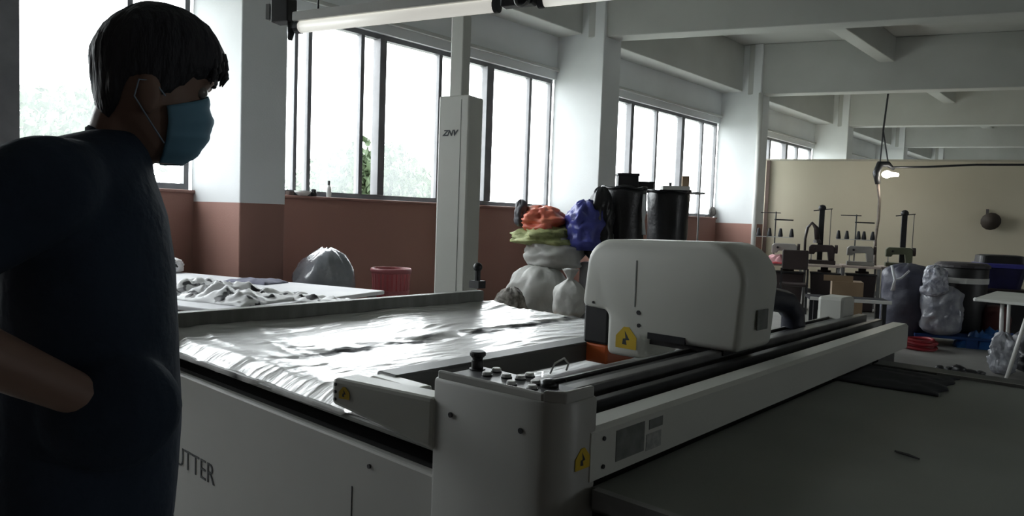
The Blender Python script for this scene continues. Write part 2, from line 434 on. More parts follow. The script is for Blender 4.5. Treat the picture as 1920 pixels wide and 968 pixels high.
fh = obj('end_housing', MB().box(-1.17, -1.05, 3.46, 3.62, 0.93, 1.085), M_MACH, cm, bevel=0.015)

# clamp bar on the left of the gantry
obj('clamp_bar', MB().box(-1.62, -1.53, 1.24, 3.16, 0.885, 0.955), mat('clamp_grey', (0.10, 0.10, 0.10), (0.07, 0.07, 0.07), 0.45, 3), cm, bevel=0.008)
arm = obj('side_arm', MB().add([(-1.46, 0.985, 0.935), (-1.175, 1.06, 0.872), (-1.175, 1.13, 0.872), (-1.46, 1.06, 0.935),
                               (-1.46, 0.985, 1.0), (-1.175, 1.06, 0.992), (-1.175, 1.13, 0.992), (-1.46, 1.06, 1.0)],
                              [(3, 2, 1, 0), (4, 5, 6, 7), (0, 1, 5, 4), (1, 2, 6, 5), (2, 3, 7, 6), (3, 0, 4, 7)]), M_MACH, cm, bevel=0.010)
obj('arm_cross_piece', MB().box(-1.455, -1.40, 1.06, 1.20, 0.90, 0.955).box(-1.60, -1.40, 1.20, 1.26, 0.89, 0.95), M_MACH, arm, bevel=0.008)
def tri_sticker(c, u, v, n, s, parent):
    """yellow warning triangle sticker lying on a face"""
    c = Vector(c); u = Vector(u).normalized(); v = Vector(v).normalized(); n = Vector(n).normalized()
    q = [c + u * a * s + v * b * s for a, b in ((-1, -0.8), (1, -0.8), (1, 0.2), (0.25, 1.0), (-0.25, 1.0), (-1, 0.2))]
    st = obj('warning_sticker', MB().add([p for p in q] + [p + n * 0.0012 for p in q], [[5, 4, 3, 2, 1, 0], [6, 7, 8, 9, 10, 11]] + [(i, (i + 1) % 6, 6 + (i + 1) % 6, 6 + i) for i in range(6)]), M_YELLOW, parent)
    q = [c + n * 0.0014 + u * a * s + v * b * s for a, b in ((-0.35, -0.45), (0.1, -0.5), (0.0, -0.1), (0.35, -0.05), (-0.15, 0.7), (-0.05, 0.05), (-0.3, 0.0))]
    obj('warning_symbol', MB().add(q, [list(range(7))]), M_LETTER, st)
ea = Vector((-1.175 + 1.46, 0.075, 0)).normalized()
tri_sticker((-1.420, 0.9945, 0.966), ea, (0, 0, 1), (0.255, -0.967, 0), 0.016, arm)
for dz in (-0.018, 0.0, 0.018):
    obj('screw', MB().tube([(-1.447, 0.990, 0.967 + dz), (-1.448, 0.985, 0.967 + dz)], 0.004, 8), M_DKMETAL, arm)

# control box
box_poly = [(-1.17, 1.066), (-0.885, 1.085), (-0.852, 1.10), (-0.838, 1.13), (-0.838, 1.205), (-1.17, 1.30)]
cb = obj('control_box', MB().prism([(-1.185, 1.066), (-0.93, 1.080)] + [(-0.908 + 0.07 * math.sin(t), 1.150 - 0.07 * math.cos(t)) for t in [0.25 + (PI / 2 - 0.25) * i / 7 for i in range(8)]] + [(-0.838, 1.215), (-1.185, 1.215)], 0.18, 1.04), M_MACH2, cm, bevel=0.010)
smooth_angle(cb, 30)
# raised rim and sloped key panel
rim = MB()
rim.prism([(-1.175, 1.070), (-0.885, 1.088), (-0.885, 1.098), (-1.175, 1.080)], 1.035, 1.055)
rim.prism([(-0.885, 1.088), (-0.845, 1.115), (-0.842, 1.205), (-0.855, 1.205), (-0.857, 1.122), (-0.887, 1.098)], 1.035, 1.06)
obj('panel_rim', rim, M_MACH2, cb, bevel=0.004)
obj('key_panel', MB().prism([(-1.165, 1.085), (-0.885, 1.102), (-0.862, 1.125), (-0.862, 1.205), (-1.165, 1.205)], 1.038, 1.046), mat('key_panel_grey', (0.16, 0.16, 0.17), (0.13, 0.13, 0.14), 0.35, 6), cb)
for px, py in [(913, 700), (931, 693), (950, 704), (976, 707), (993, 702), (959, 717), (998, 725), (1004, 716)]:
    p = onz(px, py, 1.052)
    o = obj('push_button', MB().lathe([(0.0105, -0.008), (0.0105, 0.001), (0.0085, 0.003)], (p.x, p.y, 1.053), 16), M_WHITEP, cb, smooth=False)
    obj('button_collar', MB().lathe([(0.0125, 0), (0.0125, 0.004)], (p.x, p.y, 1.045), 16), M_BLACK, o)
p = onz(895, 690, 1.05)
kn = obj('stop_knob', MB().lathe([(0.014, 0), (0.014, 0.024), (0.012, 0.026), (0.013, 0.03), (0.019, 0.036), (0.019, 0.042), (0.016, 0.045)], (p.x, p.y, 1.044), 20), M_BLACK, cb)
obj('knob_collar', MB().lathe([(0.019, 0), (0.019, 0.005)], (p.x, p.y, 1.044), 20), M_DKMETAL, kn)
p = onz(1030, 722, 1.05)
jk = obj('selector_knob', MB().lathe([(0.020, 0), (0.020, 0.010), (0.016, 0.016), (0.008, 0.019)], (p.x, p.y, 1.044), 20), M_DKMETAL, cb, smooth=True)
obj('selector_lever', MB().tube([(p.x + 0.01, p.y, 1.058), (p.x + 0.035, p.y + 0.012, 1.066)], 0.005, 8), M_BLACK, jk)
for px, py in [(846, 778), (970, 810)]:
    d = ray(px, py); t = 1.07 / d.y; p = ORG + d * t
    yy = 1.066 + (p.x + 1.185) / 0.3 * 0.019
    obj('screw', MB().tube([(p.x, yy - 0.004, p.z), (p.x, yy + 0.003, p.z)], 0.006, 12), M_DKMETAL, cb)
tri_sticker((-0.8375, 1.165, 0.915), (0, 1, 0), (0, 0, 1), (1, 0, 0), 0.024, cb)

# cutting head ------------------------------------------------------------
def arc(cx, cz, r, a0, a1, n=8):
    return [(cx + r * math.cos(math.radians(a0 + (a1 - a0) * i / n)), cz + r * math.sin(math.radians(a0 + (a1 - a0) * i / n))) for i in range(n + 1)]
HY0, HY1 = 2.10, 2.36
prof = [(-1.28, 0.93), (-1.28, 1.004), (-0.940, 1.004)]
prof += arc(-0.925 - 0.13, 1.345 - 0.13, 0.13, 0, 90)
prof += arc(-1.53 + 0.10, 1.338 - 0.10, 0.10, 90, 180)
prof += [(-1.545, 1.09)] + arc(-1.455, 1.06, 0.025, 90, 0, 4) + [(-1.43, 0.93)]
hd = obj('cutting_head', MB().prism_y(prof, HY0, HY1), M_MACH, cm, bevel=0.022, seg=3)
smooth_angle(hd, 35)
obj('knife_housing', MB().box(-1.545, -1.435, HY0 + 0.02, HY1 - 0.02, 0.955, 1.10), M_BLACK, hd, bevel=0.01)
obj('presser_foot', MB().box(-1.54, -1.44, HY0 + 0.025, HY1 - 0.025, 0.885, 0.955), M_ORANGE_GLOW, hd, bevel=0.008)  # orange glow below the knife housing, put in as a coloured block
obj('cover_seam', MB().box(-1.318, -1.314, HY0 - 0.0015, HY0 + 0.002, 1.11, 1.27), M_GREYLAB, hd)
for x, z, r in [(-1.300, 1.092, 0.008), (-1.297, 1.048, 0.007), (-1.49, 1.108, 0.005)]:
    obj('screw_hole', MB().tube([(x, HY0 - 0.002, z), (x, HY0 + 0.004, z)], r, 10), M_BLACK, hd)
tri_sticker((-1.345, HY0 - 0.0005, 0.995), (1, 0, 0), (0, 0, 1), (0, -1, 0), 0.042, hd)
obj('rail_carriage', MB().box(-1.27, -1.00, HY0 + 0.03, HY1 - 0.03, 0.985, 1.02), M_BLACK, hd)
obj('vent_label', MB().box(-0.926, -0.9235, 2.20, 2.28, 1.07, 1.135), M_GREYLAB, hd)
obj('carriage_plate', MB().box(-1.26, -1.12, HY0 - 0.003, HY0 + 0.02, 1.008, 1.03), M_DKMETAL, hd)
# cable chain behind the head
chain_pts = [(-1.12, 2.36, 1.10), (-1.12, 2.55, 1.115), (-1.12, 2.75, 1.12), (-1.11, 2.90, 1.10), (-1.10, 2.97, 1.05), (-1.10, 2.98, 0.99), (-1.10, 2.98, 0.945)]
obj('cable_chain', MB().tube(chain_pts, 0.048, 8), mat('chain_navy', (0.022, 0.025, 0.04), None, 0.5, 20), cm, smooth=True)

wp = [onz(1032, 700, 0.87), onz(1040, 682, 0.92), onz(1058, 672, 0.93), onz(1066, 682, 0.90), onz(1062, 694, 0.87)]
obj('loose_wire', MB().tube(wp, 0.0035, 6), M_WHITEP, cm, smooth=True)
# take-off table
tk = thing('takeoff_table', 'dark grey take-off table with a flat belt beside the gantry', 'table', (0.4, 2.2, 0))
obj('belt', MB().box(-0.835, 1.7, 1.20, YFAR - 0.10, 0.80, ZT), M_BELT, tk)
obj('near_edge_strip', MB().box(-0.82, 1.7, 1.18, 1.20, 0.815, ZT + 0.004), M_GREYMETAL, tk)
obj('side_skirt', MB().box(-0.82, 1.7, 1.185, 1.21, 0.25, 0.80), M_BLACK, tk)
obj('far_rail', MB().box(-0.83, 1.7, YFAR - 0.10, YFAR + 0.02, 0.78, ZT + 0.008), mat('rail_dark', (0.07, 0.075, 0.075), (0.05, 0.055, 0.055), 0.5, 4), tk, bevel=0.004)
obj('rail_line', MB().box(-0.6, 1.7, YFAR - 0.108, YFAR - 0.098, ZT - 0.01, ZT + 0.011), M_GREYMETAL, tk)
for x in (-0.4, 1.6):
    for y in (1.3, 3.1):
        obj('leg', MB().box(x - 0.03, x + 0.03, y - 0.03, y + 0.03, 0, 0.80), M_DKMETAL, tk)
a = onz(1678, 846, ZT + 0.003); b = onz(1724, 861, ZT + 0.003)
tag(obj('thread_strip', MB().tube([a, (a + b) / 2 + Vector((0.004, 0.002, 0)), b], [0.0025, 0.004, 0.002], 6), M_BLACK), 'short black strip lying on the grey take-off belt', 'scrap')
# dark cloth standing in for the shadow wedge under the beam end
def crumple(name, x0, x1, y0, y1, z, amp, m, label, cat, nx=40, ny=30, sx=6, sy=6, seed=0, parent=None, edge=0.2, ax=None, thick=0.004):
    vs = []; fs = []
    for i in range(nx + 1):
        for j in range(ny + 1):
            u = i / nx; v = j / ny
            x = x0 + (x1 - x0) * u; y = y0 + (y1 - y0) * v
            e = min(1, min(u, 1 - u, v, 1 - v) / edge) if edge > 0 else 1
            n1 = noise.noise(Vector((x * sx + seed, y * sy, seed * 1.7))); n2 = noise.noise(Vector((x * sx * 2.3, y * sy * 2.3 + seed, 3.1)))
            n3 = noise.noise(Vector((x * 3 + seed, y * 3, 9)))
            h = (abs(n1) * 1.1 + abs(n2) * 0.6 + 0.35 + n3 * 0.35) * amp * (e ** 0.6)
            vs.append((x + n2 * 0.02 * (1 if e < 1 else 0.3) , y + n1 * 0.02, z + thick + max(0.0, h)))
    n0 = len(vs)
    for i in range(nx):
        for j in range(ny):
            q = i * (ny + 1) + j
            fs.append((q, q + ny + 1, q + ny + 2, q + 1))
    rimv = [i * (ny + 1) for i in range(nx + 1)] + [nx * (ny + 1) + j for j in range(1, ny + 1)] + [i * (ny + 1) + ny for i in range(nx - 1, -1, -1)] + [j for j in range(ny - 1, 0, -1)]
    for q in rimv: vs.append((vs[q][0], vs[q][1], z))
    k = len(rimv)
    for t in range(k):
        fs.append((rimv[t], rimv[(t + 1) % k], n0 + (t + 1) % k, n0 + t))
    fs.append([n0 + t for t in range(k)])
    if ax is not None:
        c, a_ = ax; a_ = Vector(a_).normalized(); b_ = Vector((-a_.y, a_.x))
        vs = [(c[0] + a_.x * x + b_.x * y, c[1] + a_.y * x + b_.y * y, zz) for x, y, zz in vs]
    o = obj(name, MB().add(vs, fs), m, parent, smooth=True)
    if label: tag(o, label, cat)
    return o
crumple('shadow_wedge_cloth', -0.84, -0.52, 2.72, 3.12, ZT + 0.001, 0.012, mat('navy_shadow_cloth', (0.018, 0.02, 0.028), None, 0.8, 12), 'flat navy cloth filling the shadow wedge on the grey take-off belt below the beam', 'cloth', seed=4)

# ------------------------------------------------------------------ fabric lay under plastic film
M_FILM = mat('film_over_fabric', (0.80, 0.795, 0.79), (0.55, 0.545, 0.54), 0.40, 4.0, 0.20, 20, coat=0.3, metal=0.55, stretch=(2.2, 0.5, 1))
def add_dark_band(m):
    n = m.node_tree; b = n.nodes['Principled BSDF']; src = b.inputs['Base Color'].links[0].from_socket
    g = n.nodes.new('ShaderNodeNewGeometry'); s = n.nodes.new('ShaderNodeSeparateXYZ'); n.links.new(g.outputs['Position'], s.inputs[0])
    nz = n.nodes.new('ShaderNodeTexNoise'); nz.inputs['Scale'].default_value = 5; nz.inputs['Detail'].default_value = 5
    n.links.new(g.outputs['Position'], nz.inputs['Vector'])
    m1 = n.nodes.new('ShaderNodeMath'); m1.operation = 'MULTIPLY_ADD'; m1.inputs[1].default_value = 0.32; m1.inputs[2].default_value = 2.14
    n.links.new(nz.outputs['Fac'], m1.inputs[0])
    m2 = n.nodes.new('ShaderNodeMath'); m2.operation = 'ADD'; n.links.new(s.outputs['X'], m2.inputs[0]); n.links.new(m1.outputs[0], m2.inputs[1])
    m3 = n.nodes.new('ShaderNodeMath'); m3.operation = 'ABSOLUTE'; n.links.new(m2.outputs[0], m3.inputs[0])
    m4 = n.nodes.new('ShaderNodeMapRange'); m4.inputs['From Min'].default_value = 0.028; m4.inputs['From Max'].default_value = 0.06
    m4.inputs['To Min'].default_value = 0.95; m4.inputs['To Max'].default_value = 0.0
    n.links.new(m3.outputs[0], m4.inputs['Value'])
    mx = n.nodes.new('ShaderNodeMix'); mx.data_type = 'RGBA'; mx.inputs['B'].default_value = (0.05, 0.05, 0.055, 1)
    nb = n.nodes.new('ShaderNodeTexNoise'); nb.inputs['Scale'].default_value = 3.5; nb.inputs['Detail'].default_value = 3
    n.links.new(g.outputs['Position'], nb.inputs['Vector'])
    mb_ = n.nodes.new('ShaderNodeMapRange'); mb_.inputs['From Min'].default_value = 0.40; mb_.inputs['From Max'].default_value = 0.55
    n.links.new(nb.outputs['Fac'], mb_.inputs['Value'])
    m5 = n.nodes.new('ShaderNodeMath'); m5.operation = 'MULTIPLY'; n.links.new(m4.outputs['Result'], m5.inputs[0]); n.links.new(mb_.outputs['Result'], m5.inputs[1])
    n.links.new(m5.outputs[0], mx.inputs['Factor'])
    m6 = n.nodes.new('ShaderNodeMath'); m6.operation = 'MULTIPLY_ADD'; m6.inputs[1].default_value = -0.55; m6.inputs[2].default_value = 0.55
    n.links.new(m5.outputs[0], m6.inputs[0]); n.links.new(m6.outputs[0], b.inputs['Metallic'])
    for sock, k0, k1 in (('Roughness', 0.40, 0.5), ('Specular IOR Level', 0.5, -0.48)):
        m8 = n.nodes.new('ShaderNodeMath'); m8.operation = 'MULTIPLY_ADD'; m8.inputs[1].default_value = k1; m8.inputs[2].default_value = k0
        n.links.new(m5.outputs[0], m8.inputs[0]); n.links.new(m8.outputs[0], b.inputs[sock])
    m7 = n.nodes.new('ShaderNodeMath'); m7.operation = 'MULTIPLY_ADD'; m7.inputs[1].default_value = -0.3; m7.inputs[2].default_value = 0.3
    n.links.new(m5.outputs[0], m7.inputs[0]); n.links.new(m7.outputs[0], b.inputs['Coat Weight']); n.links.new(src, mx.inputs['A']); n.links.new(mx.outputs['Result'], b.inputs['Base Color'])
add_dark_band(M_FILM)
def fabric():
    nx, ny = 230, 200
    x0, x1, y0, y1 = -2.95, -1.17, 1.152, 3.12
    vs = []; fs = []
    for i in range(nx + 1):
        for j in range(ny + 1):
            u = i / nx; v = j / ny
            x = x0 + (x1 - x0) * u; y = y0 + (y1 - y0) * v
            warp = 0.12 * noise.noise(Vector((x * 1.5, y * 1.5, 2)))
            a1 = noise.noise(Vector(((x + warp) * 6, y * 1.3, 0)))
            a2 = noise.noise(Vector(((x + warp) * 22, y * 3.5, 5)))
            a3 = noise.noise(Vector((x * 3, y * 3, 8)))
            a4 = noise.noise(Vector(((x + warp * 2) * 15 + 3, y * 2.6, 11)))
            near = max(0.0, min(1.0, (1.75 - y) / 0.5))
            calm = 0.45 + 0.9 * max(0.0, noise.noise(Vector((x * 2.2, y * 1.4, 21))))
            h = calm * (0.010 * (1 - abs(a1)) ** 3 + 0.0065 * (1 - abs(a4)) ** 4) + 0.0018 * a2 + 0.006 * a3 + 0.008 * near * (1 - abs(noise.noise(Vector((x * 2.0 + y * 5, y * 9, 4))))) ** 4
            trough = abs(x + 2.30 + 0.06 * noise.noise(Vector((y * 3, 0, 1))) + 0.05 * noise.noise(Vector((y * 9, 2, 1))))
            if trough < 0.06: h -= 0.010 * (1 - trough / 0.06)
            far = max(0.0, (-2.70 - x) / 0.25)            # fabric climbs to the feed bar
            h += 0.030 * far * far
            edge = max(0.0, 1 - (y - y0) / 0.10)
            wob = 0.02 * noise.noise(Vector((x * 6, 0, 3)))
            z = 0.868 + h * (1 - 0.6 * edge) - 0.040 * edge ** 2
            flat = max(0.0, min(1.0, (x + 1.66) / 0.05))   # lies flat under clamp bar and gantry
            z = z * (1 - flat) + 0.858 * flat
            vs.append((x, y + (wob if edge > 0 else 0) * edge, z))
    for i in range(nx):
        for j in range(ny):
            q = i * (ny + 1) + j
            fs.append((q, q + ny + 1, q + ny + 2, q + 1))
    n0 = len(vs)
    rimv = [i * (ny + 1) for i in range(nx + 1)] + [nx * (ny + 1) + j for j in range(1, ny + 1)] + [i * (ny + 1) + ny for i in range(nx - 1, -1, -1)] + [j for j in range(ny - 1, 0, -1)]
    for q in rimv: vs.append((vs[q][0], vs[q][1], 0.846))
    k = len(rimv)
    for t in range(k): fs.append((rimv[t], rimv[(t + 1) % k], n0 + (t + 1) % k, n0 + t))
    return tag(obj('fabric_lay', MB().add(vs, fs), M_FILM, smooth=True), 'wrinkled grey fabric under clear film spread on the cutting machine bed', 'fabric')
fabric()

# ------------------------------------------------------------------ white tower behind the machine
TW = Vector((-3.68, 3.5))
tw = thing('white_tower', 'tall white steel tower with a slim mast standing behind the cutting bed', 'tower', (TW.x, TW.y, 0))
TA = Vector((0.97, 0.25)).normalized()
obj('tower_body', MB().obox(TW, TA, 0.125, 0.095, 0.03, 2.23), M_MACH, tw, bevel=0.012)
obj('base_plate', MB().obox(TW, TA, 0.22, 0.18, 0, 0.03), M_DKMETAL, tw, bevel=0.005)
obj('mast', MB().obox(TW - TA * 0.018, TA, 0.052, 0.05, 2.23, 2.80), M_MACH, tw, bevel=0.008)
rot_t = Matrix(((TA.x, 0, TA.y, 0), (TA.y, 0, -TA.x, 0), (0, 1, 0, 0), (0, 0, 0, 1)))
nrm = Vector((TA.y, -TA.x))
pt = TW + nrm * 0.0962 - TA * 0.085
text('logo_lettering', 'ZNV', 0.055, Vector((pt.x, pt.y, 1.955)), rot_t, M_LETTER, tw, shear=0.35, bold=0.002)
obj('tower_seam', MB().obox(TW + nrm * 0.095 + TA * 0.06, TA, 0.0015, 0.0015, 0.1, 2.2), M_GREYLAB, tw)
# ====== PART2

# ================================================================== LEFT SIDE: white table, bag, basket, sill things
TU = Vector((0.957, 0.29)); TV = Vector((0.29, -0.957))
tb = Vector((-4.45, 3.47))
tcen = tb - TU * 1.15 + TV * 0.78
M_CLOTHW = mat('white_cloth', (0.74, 0.74, 0.76), (0.66, 0.66, 0.70), 0.6, 3)
wt = thing('work_table', 'white topped work table by the window wall behind the feed bar', 'table', (tcen.x, tcen.y, 0))
obj('table_top', MB().obox(tcen, TU, 1.15, 0.78, 0.77, 0.80), M_CLOTHW, wt, bevel=0.006)
for su in (-1, 1):
    for sv in (-1, 1):
        c = tcen + TU * 1.08 * su + TV * 0.71 * sv
        obj('leg', MB().obox(c, TU, 0.025, 0.025, 0, 0.77), M_GREYMETAL, wt)
# patterned scrap heap on the table
M_BW = mat('black_white_print', (0.80, 0.80, 0.80), (0.78, 0.78, 0.80), 0.5, 2)
def blotch(m, scale, lo, hi, col):
    n = m.node_tree; b = n.nodes['Principled BSDF']; src = b.inputs['Base Color'].links[0].from_socket
    tc = n.nodes.new('ShaderNodeTexCoord'); nz = n.nodes.new('ShaderNodeTexNoise'); nz.inputs['Scale'].default_value = scale; nz.inputs['Detail'].default_value = 2
    n.links.new(tc.outputs['Object'], nz.inputs['Vector'])
    mr = n.nodes.new('ShaderNodeMapRange'); mr.inputs['From Min'].default_value = lo; mr.inputs['From Max'].default_value = hi
    n.links.new(nz.outputs['Fac'], mr.inputs['Value'])
    mx = n.nodes.new('ShaderNodeMix'); mx.data_type = 'RGBA'; mx.inputs['B'].default_value = (*col, 1)
    n.links.new(mr.outputs['Result'], mx.inputs['Factor']); n.links.new(src, mx.inputs['A']); n.links.new(mx.outputs['Result'], b.inputs['Base Color'])
blotch(M_BW, 8, 0.545, 0.57, (0.02, 0.02, 0.025))
cA = onz(400, 545, 0.84)
crumple('printed_fabric_scraps', -0.55, 0.55, -0.28, 0.28, 0.801, 0.10, M_BW, 'heap of white fabric scraps with black print on the white table', 'fabric', nx=60, ny=40, sx=7, sy=7, seed=2, ax=((cA.x, cA.y), TU), edge=0.35)
cA = onz(585, 558, 0.82)
crumple('fabric_offcut', -0.42, 0.42, -0.10, 0.10, 0.801, 0.045, M_BW, 'low strip of crumpled offcuts along the front of the white table', 'fabric', nx=50, ny=20, sx=8, sy=8, seed=6, ax=((cA.x, cA.y), TU), edge=0.35)
cA = onz(480, 525, 0.82)
crumple('folded_cloth', -0.22, 0.22, -0.14, 0.14, 0.801, 0.035, mat('lilac_grey_cloth', (0.20, 0.20, 0.27), (0.16, 0.16, 0.22), 0.8, 8), 'folded lilac grey cloth at the back of the white table', 'cloth', nx=26, ny=20, sx=4, sy=4, seed=9, ax=((cA.x, cA.y), TU))

def sack(name, base, w, h, m, label, cat, depth=None, lean=(0, 0), tie=False, seed=0, lump=0.12, top=0.75, k=40, rows=30, group=None, parent=None, rotz=0.0):
    """stuffed sack: a lumpy closed body, optionally gathered at the neck"""
    rings = []; b = Vector(base); dep = depth or w
    for i in range(rows + 1):
        t = i / rows
        if tie:
            if t < 0.80: r = math.sin(min(1, (t + 0.06) / 0.28) * PI / 2) ** 0.7 * (1 - 0.78 * max(0, (t - 0.52) / 0.28) ** 1.8)
            elif t < 0.84: r = 0.20
            else: r = 0.20 + 0.9 * (t - 0.84) / 0.16 * 0.38
        else:
            r = (math.sin(min(1, (t + 0.05) / 0.22) * PI / 2) ** 0.7) * (1 if t < top else max(0.03, 1 - ((t - top) / (1 - top)) ** 2.6) ** 0.5)
        ring = []
        for j in range(k):
            a = 2 * PI * j / k
            d = Vector((math.cos(a), math.sin(a), 0))
            nn = noise.noise(Vector((d.x * 1.6 + seed * 3.1, d.y * 1.6, t * 3.2 + seed)))
            n2 = noise.noise(Vector((d.x * 4 + seed, d.y * 4, t * 7)))
            n3 = abs(noise.noise(Vector((d.x * 3.2 - seed, d.y * 3.2, t * 4.5 + seed * 0.7))))
            rr = r * (1 + lump * nn + lump * 0.45 * n2 - lump * 0.9 * n3)
            x = d.x * rr * w / 2; y = d.y * rr * dep / 2
            x, y = x * math.cos(rotz) - y * math.sin(rotz), x * math.sin(rotz) + y * math.cos(rotz)
            zz = t * h + (0.06 * h * n2 * lump * 3 if t > 0.1 else 0)
            ring.append((b.x + x + lean[0] * t * t, b.y + y + lean[1] * t * t, b.z + max(0, zz)))
        rings.append(ring)
    o = obj(name, MB().loft(rings), m, parent, smooth=True)
    if label: tag(o, label, cat, group)
    return o
M_CLEARBAG = mat('clear_bag', (0.27, 0.28, 0.31), (0.20, 0.21, 0.24), 0.22, 4, 0.5, 12, coat=0.8)
def floor_below(px, py, dep):
    p = at(px, py, dep); return p.x, p.y
x, y = floor_below(600, 500, 7.1)
sack('plastic_bag', (x, y, 0), 0.70, 1.04, M_CLEARBAG, 'large grey plastic bag slumped against the brown wall behind the white table', 'bag', depth=0.6, seed=1, lump=0.16, top=0.5, lean=(0.05, 0.05))
x, y = floor_below(340, 495, 6.55)
sack('bundle', (x + 0.02, y - 0.1, 0.80), 0.20, 0.14, M_BW, 'small round white bundle on the table beside the pink pillar base', 'bundle', seed=5, lump=0.25, top=0.4)
# pink basket
x, y = floor_below(733, 520, 7.4)
pb = thing('laundry_basket', 'pink plastic laundry basket with a slatted side near the white tower', 'basket', (x, y, 0))
M_PINK = mat('pink_plastic', (0.42, 0.13, 0.14), (0.36, 0.10, 0.11), 0.45, 6)
obj('basket_bottom', MB().lathe([(0.145, 0), (0.15, 0.05), (0.145, 0.05), (0.14, 0.015)], (x, y, 0), 24), M_PINK, pb)
slat = None
for k in range(26):
    a = 2 * PI * k / 26
    if slat is None:
        slat = obj('slat', MB().add([(0.145, -0.011, 0.03), (0.152, -0.011, 0.03), (0.152, 0.011, 0.03), (0.145, 0.011, 0.03), (0.193, -0.014, 0.80), (0.20, -0.014, 0.80), (0.20, 0.014, 0.80), (0.193, 0.014, 0.80)],
                                    [(3, 2, 1, 0), (4, 5, 6, 7), (0, 1, 5, 4), (1, 2, 6, 5), (2, 3, 7, 6), (3, 0, 4, 7)]), M_PINK, pb, local=True)
    else:
        c = slat.copy(); COL.objects.link(c); c.rotation_euler = (0, 0, a)
for z in (0.35, 0.60):
    r = 0.15 + 0.045 * z / 0.8 + 0.004
    obj('basket_band', MB().lathe([(r, z - 0.015), (r + 0.006, z - 0.015), (r + 0.007, z + 0.015), (r + 0.001, z + 0.015), (r, z - 0.015)], (x, y, 0), 24, cap=False), M_PINK, pb)
obj('basket_rim', MB().lathe([(0.190, 0.79), (0.205, 0.79), (0.212, 0.82), (0.205, 0.84), (0.192, 0.84), (0.190, 0.79)], (x, y, 0), 28, cap=False), M_PINK, pb, smooth=True)

# small things on the window sill
def sill_pt(px): 
    p = onx(px, 378, WX - 0.03); return p.x, p.y
x, y = sill_pt(616)
o = thing('sill_bottle', 'slim white bottle standing on the window sill', 'bottle', (x, y, Z_SILL))
obj('bottle_body', MB().lathe([(0.028, 0.0), (0.03, 0.01), (0.03, 0.10), (0.02, 0.13), (0.012, 0.14)], (x, y, Z_SILL), 14), M_WHITEP, o, smooth=True)
obj('cap', MB().lathe([(0.015, 0.14), (0.015, 0.19), (0.010, 0.195)], (x, y, Z_SILL), 12), M_BLACK, o)
x, y = sill_pt(588)
o = thing('sill_jar', 'small dark lidded jar on the window sill beside the slim bottle', 'jar', (x, y, Z_SILL))
obj('jar_body', MB().lathe([(0.03, 0), (0.034, 0.01), (0.034, 0.05), (0.028, 0.06)], (x, y, Z_SILL), 14), M_BLACK, o, smooth=True)
obj('lid', MB().lathe([(0.03, 0.06), (0.03, 0.08), (0.024, 0.085)], (x, y, Z_SILL), 14), M_DKMETAL, o)
x, y = sill_pt(567)
tag(obj('sill_bowl', MB().lathe([(0.05, 0), (0.09, 0.035), (0.10, 0.055), (0.093, 0.055), (0.083, 0.037), (0.045, 0.008)], (x, y, Z_SILL), 20), M_WHITEP, smooth=True), 'shallow white bowl on the window sill', 'bowl')
x, y = sill_pt(543)
tag(obj('sill_tape_roll', MB().lathe([(0.025, 0), (0.05, 0), (0.05, 0.045), (0.025, 0.045), (0.025, 0)], (x, y, Z_SILL), 18, cap=False), mat('tape_brown', (0.10, 0.07, 0.06), None, 0.5, 5)), 'dark roll of tape on the window sill beside the pillar', 'tape roll')

# ================================================================== PILE OF SACKS BY THE SECOND PILLAR
M_SACKW = mat('woven_sack_white', (0.50, 0.50, 0.48), (0.40, 0.40, 0.38), 0.6, 3, 0.35, 14)
M_SACKB = mat('black_bag', (0.016, 0.017, 0.020), (0.010, 0.010, 0.012), 0.35, 5, 0.4, 10)
M_SACKBLUE = mat('blue_bag', (0.06, 0.07, 0.32), (0.04, 0.045, 0.22), 0.4, 5, 0.5, 12)
M_SACKO = mat('orange_bag', (0.72, 0.22, 0.13), (0.6, 0.12, 0.08), 0.45, 6, 0.5, 14)
M_NET = mat('green_net', (0.34, 0.36, 0.16), (0.22, 0.25, 0.10), 0.7, 14, 0.5, 30)
def pilesack(px, top_y, bot_y, wpx, dep, m, label, seed, name='stuffed_sack', cat='sack', tie=False, lump=0.14, top=0.6, zb=None):
    """sack whose seen top and width are given; its base rests at zb"""
    c = at(px, (top_y + bot_y) / 2, dep); zt = at(px, top_y, dep).z; z0 = at(px, bot_y, dep).z if zb is None else zb
    return sack(name, (c.x, c.y, z0), wpx * dep / FPX, zt - z0, m, label, cat, seed=seed, tie=tie, lump=lump, top=top)
D1 = 8.8
pilesack(1010, 496, 600, 120, D1, M_SACKW, 'bulging white woven sack at the bottom of the pile near the brown wall', 11, zb=0)
zs1 = at(1010, 500, D1).z
pilesack(1040, 440, 505, 112, D1 + 0.1, M_SACKW, 'white woven sack lying on top of the bulging sack under the green net bag', 12, lump=0.18)
pilesack(1030, 420, 462, 130, D1 + 0.15, M_NET, 'flattened yellow green net bag squeezed between white sacks and orange bag', 15, name='net_bag', cat='bag', lump=0.3, top=0.4)
pilesack(1018, 386, 436, 84, D1 + 0.1, M_SACKO, 'orange red plastic bag on top of the sack pile', 16, name='orange_bag', cat='bag', lump=0.35, top=0.4)
pilesack(977, 374, 425, 26, D1 + 0.1, mat('dark_grey_cap', (0.05, 0.05, 0.06), None, 0.5, 5), 'small dark bundle beside the orange bag at the wall', 17, name='dark_bundle', cat='bundle', lump=0.2)
pilesack(1096, 376, 470, 72, D1 - 0.1, M_SACKBLUE, 'bright blue plastic bag hanging over the sack pile', 18, name='blue_bag', cat='bag', lump=0.35, top=0.5)
pilesack(1068, 505, 592, 62, 7.9, M_SACKW, 'small white sack tied at the neck in front of the pile', 19, tie=True, zb=0.3)
c = at(1068, 592, 7.9)
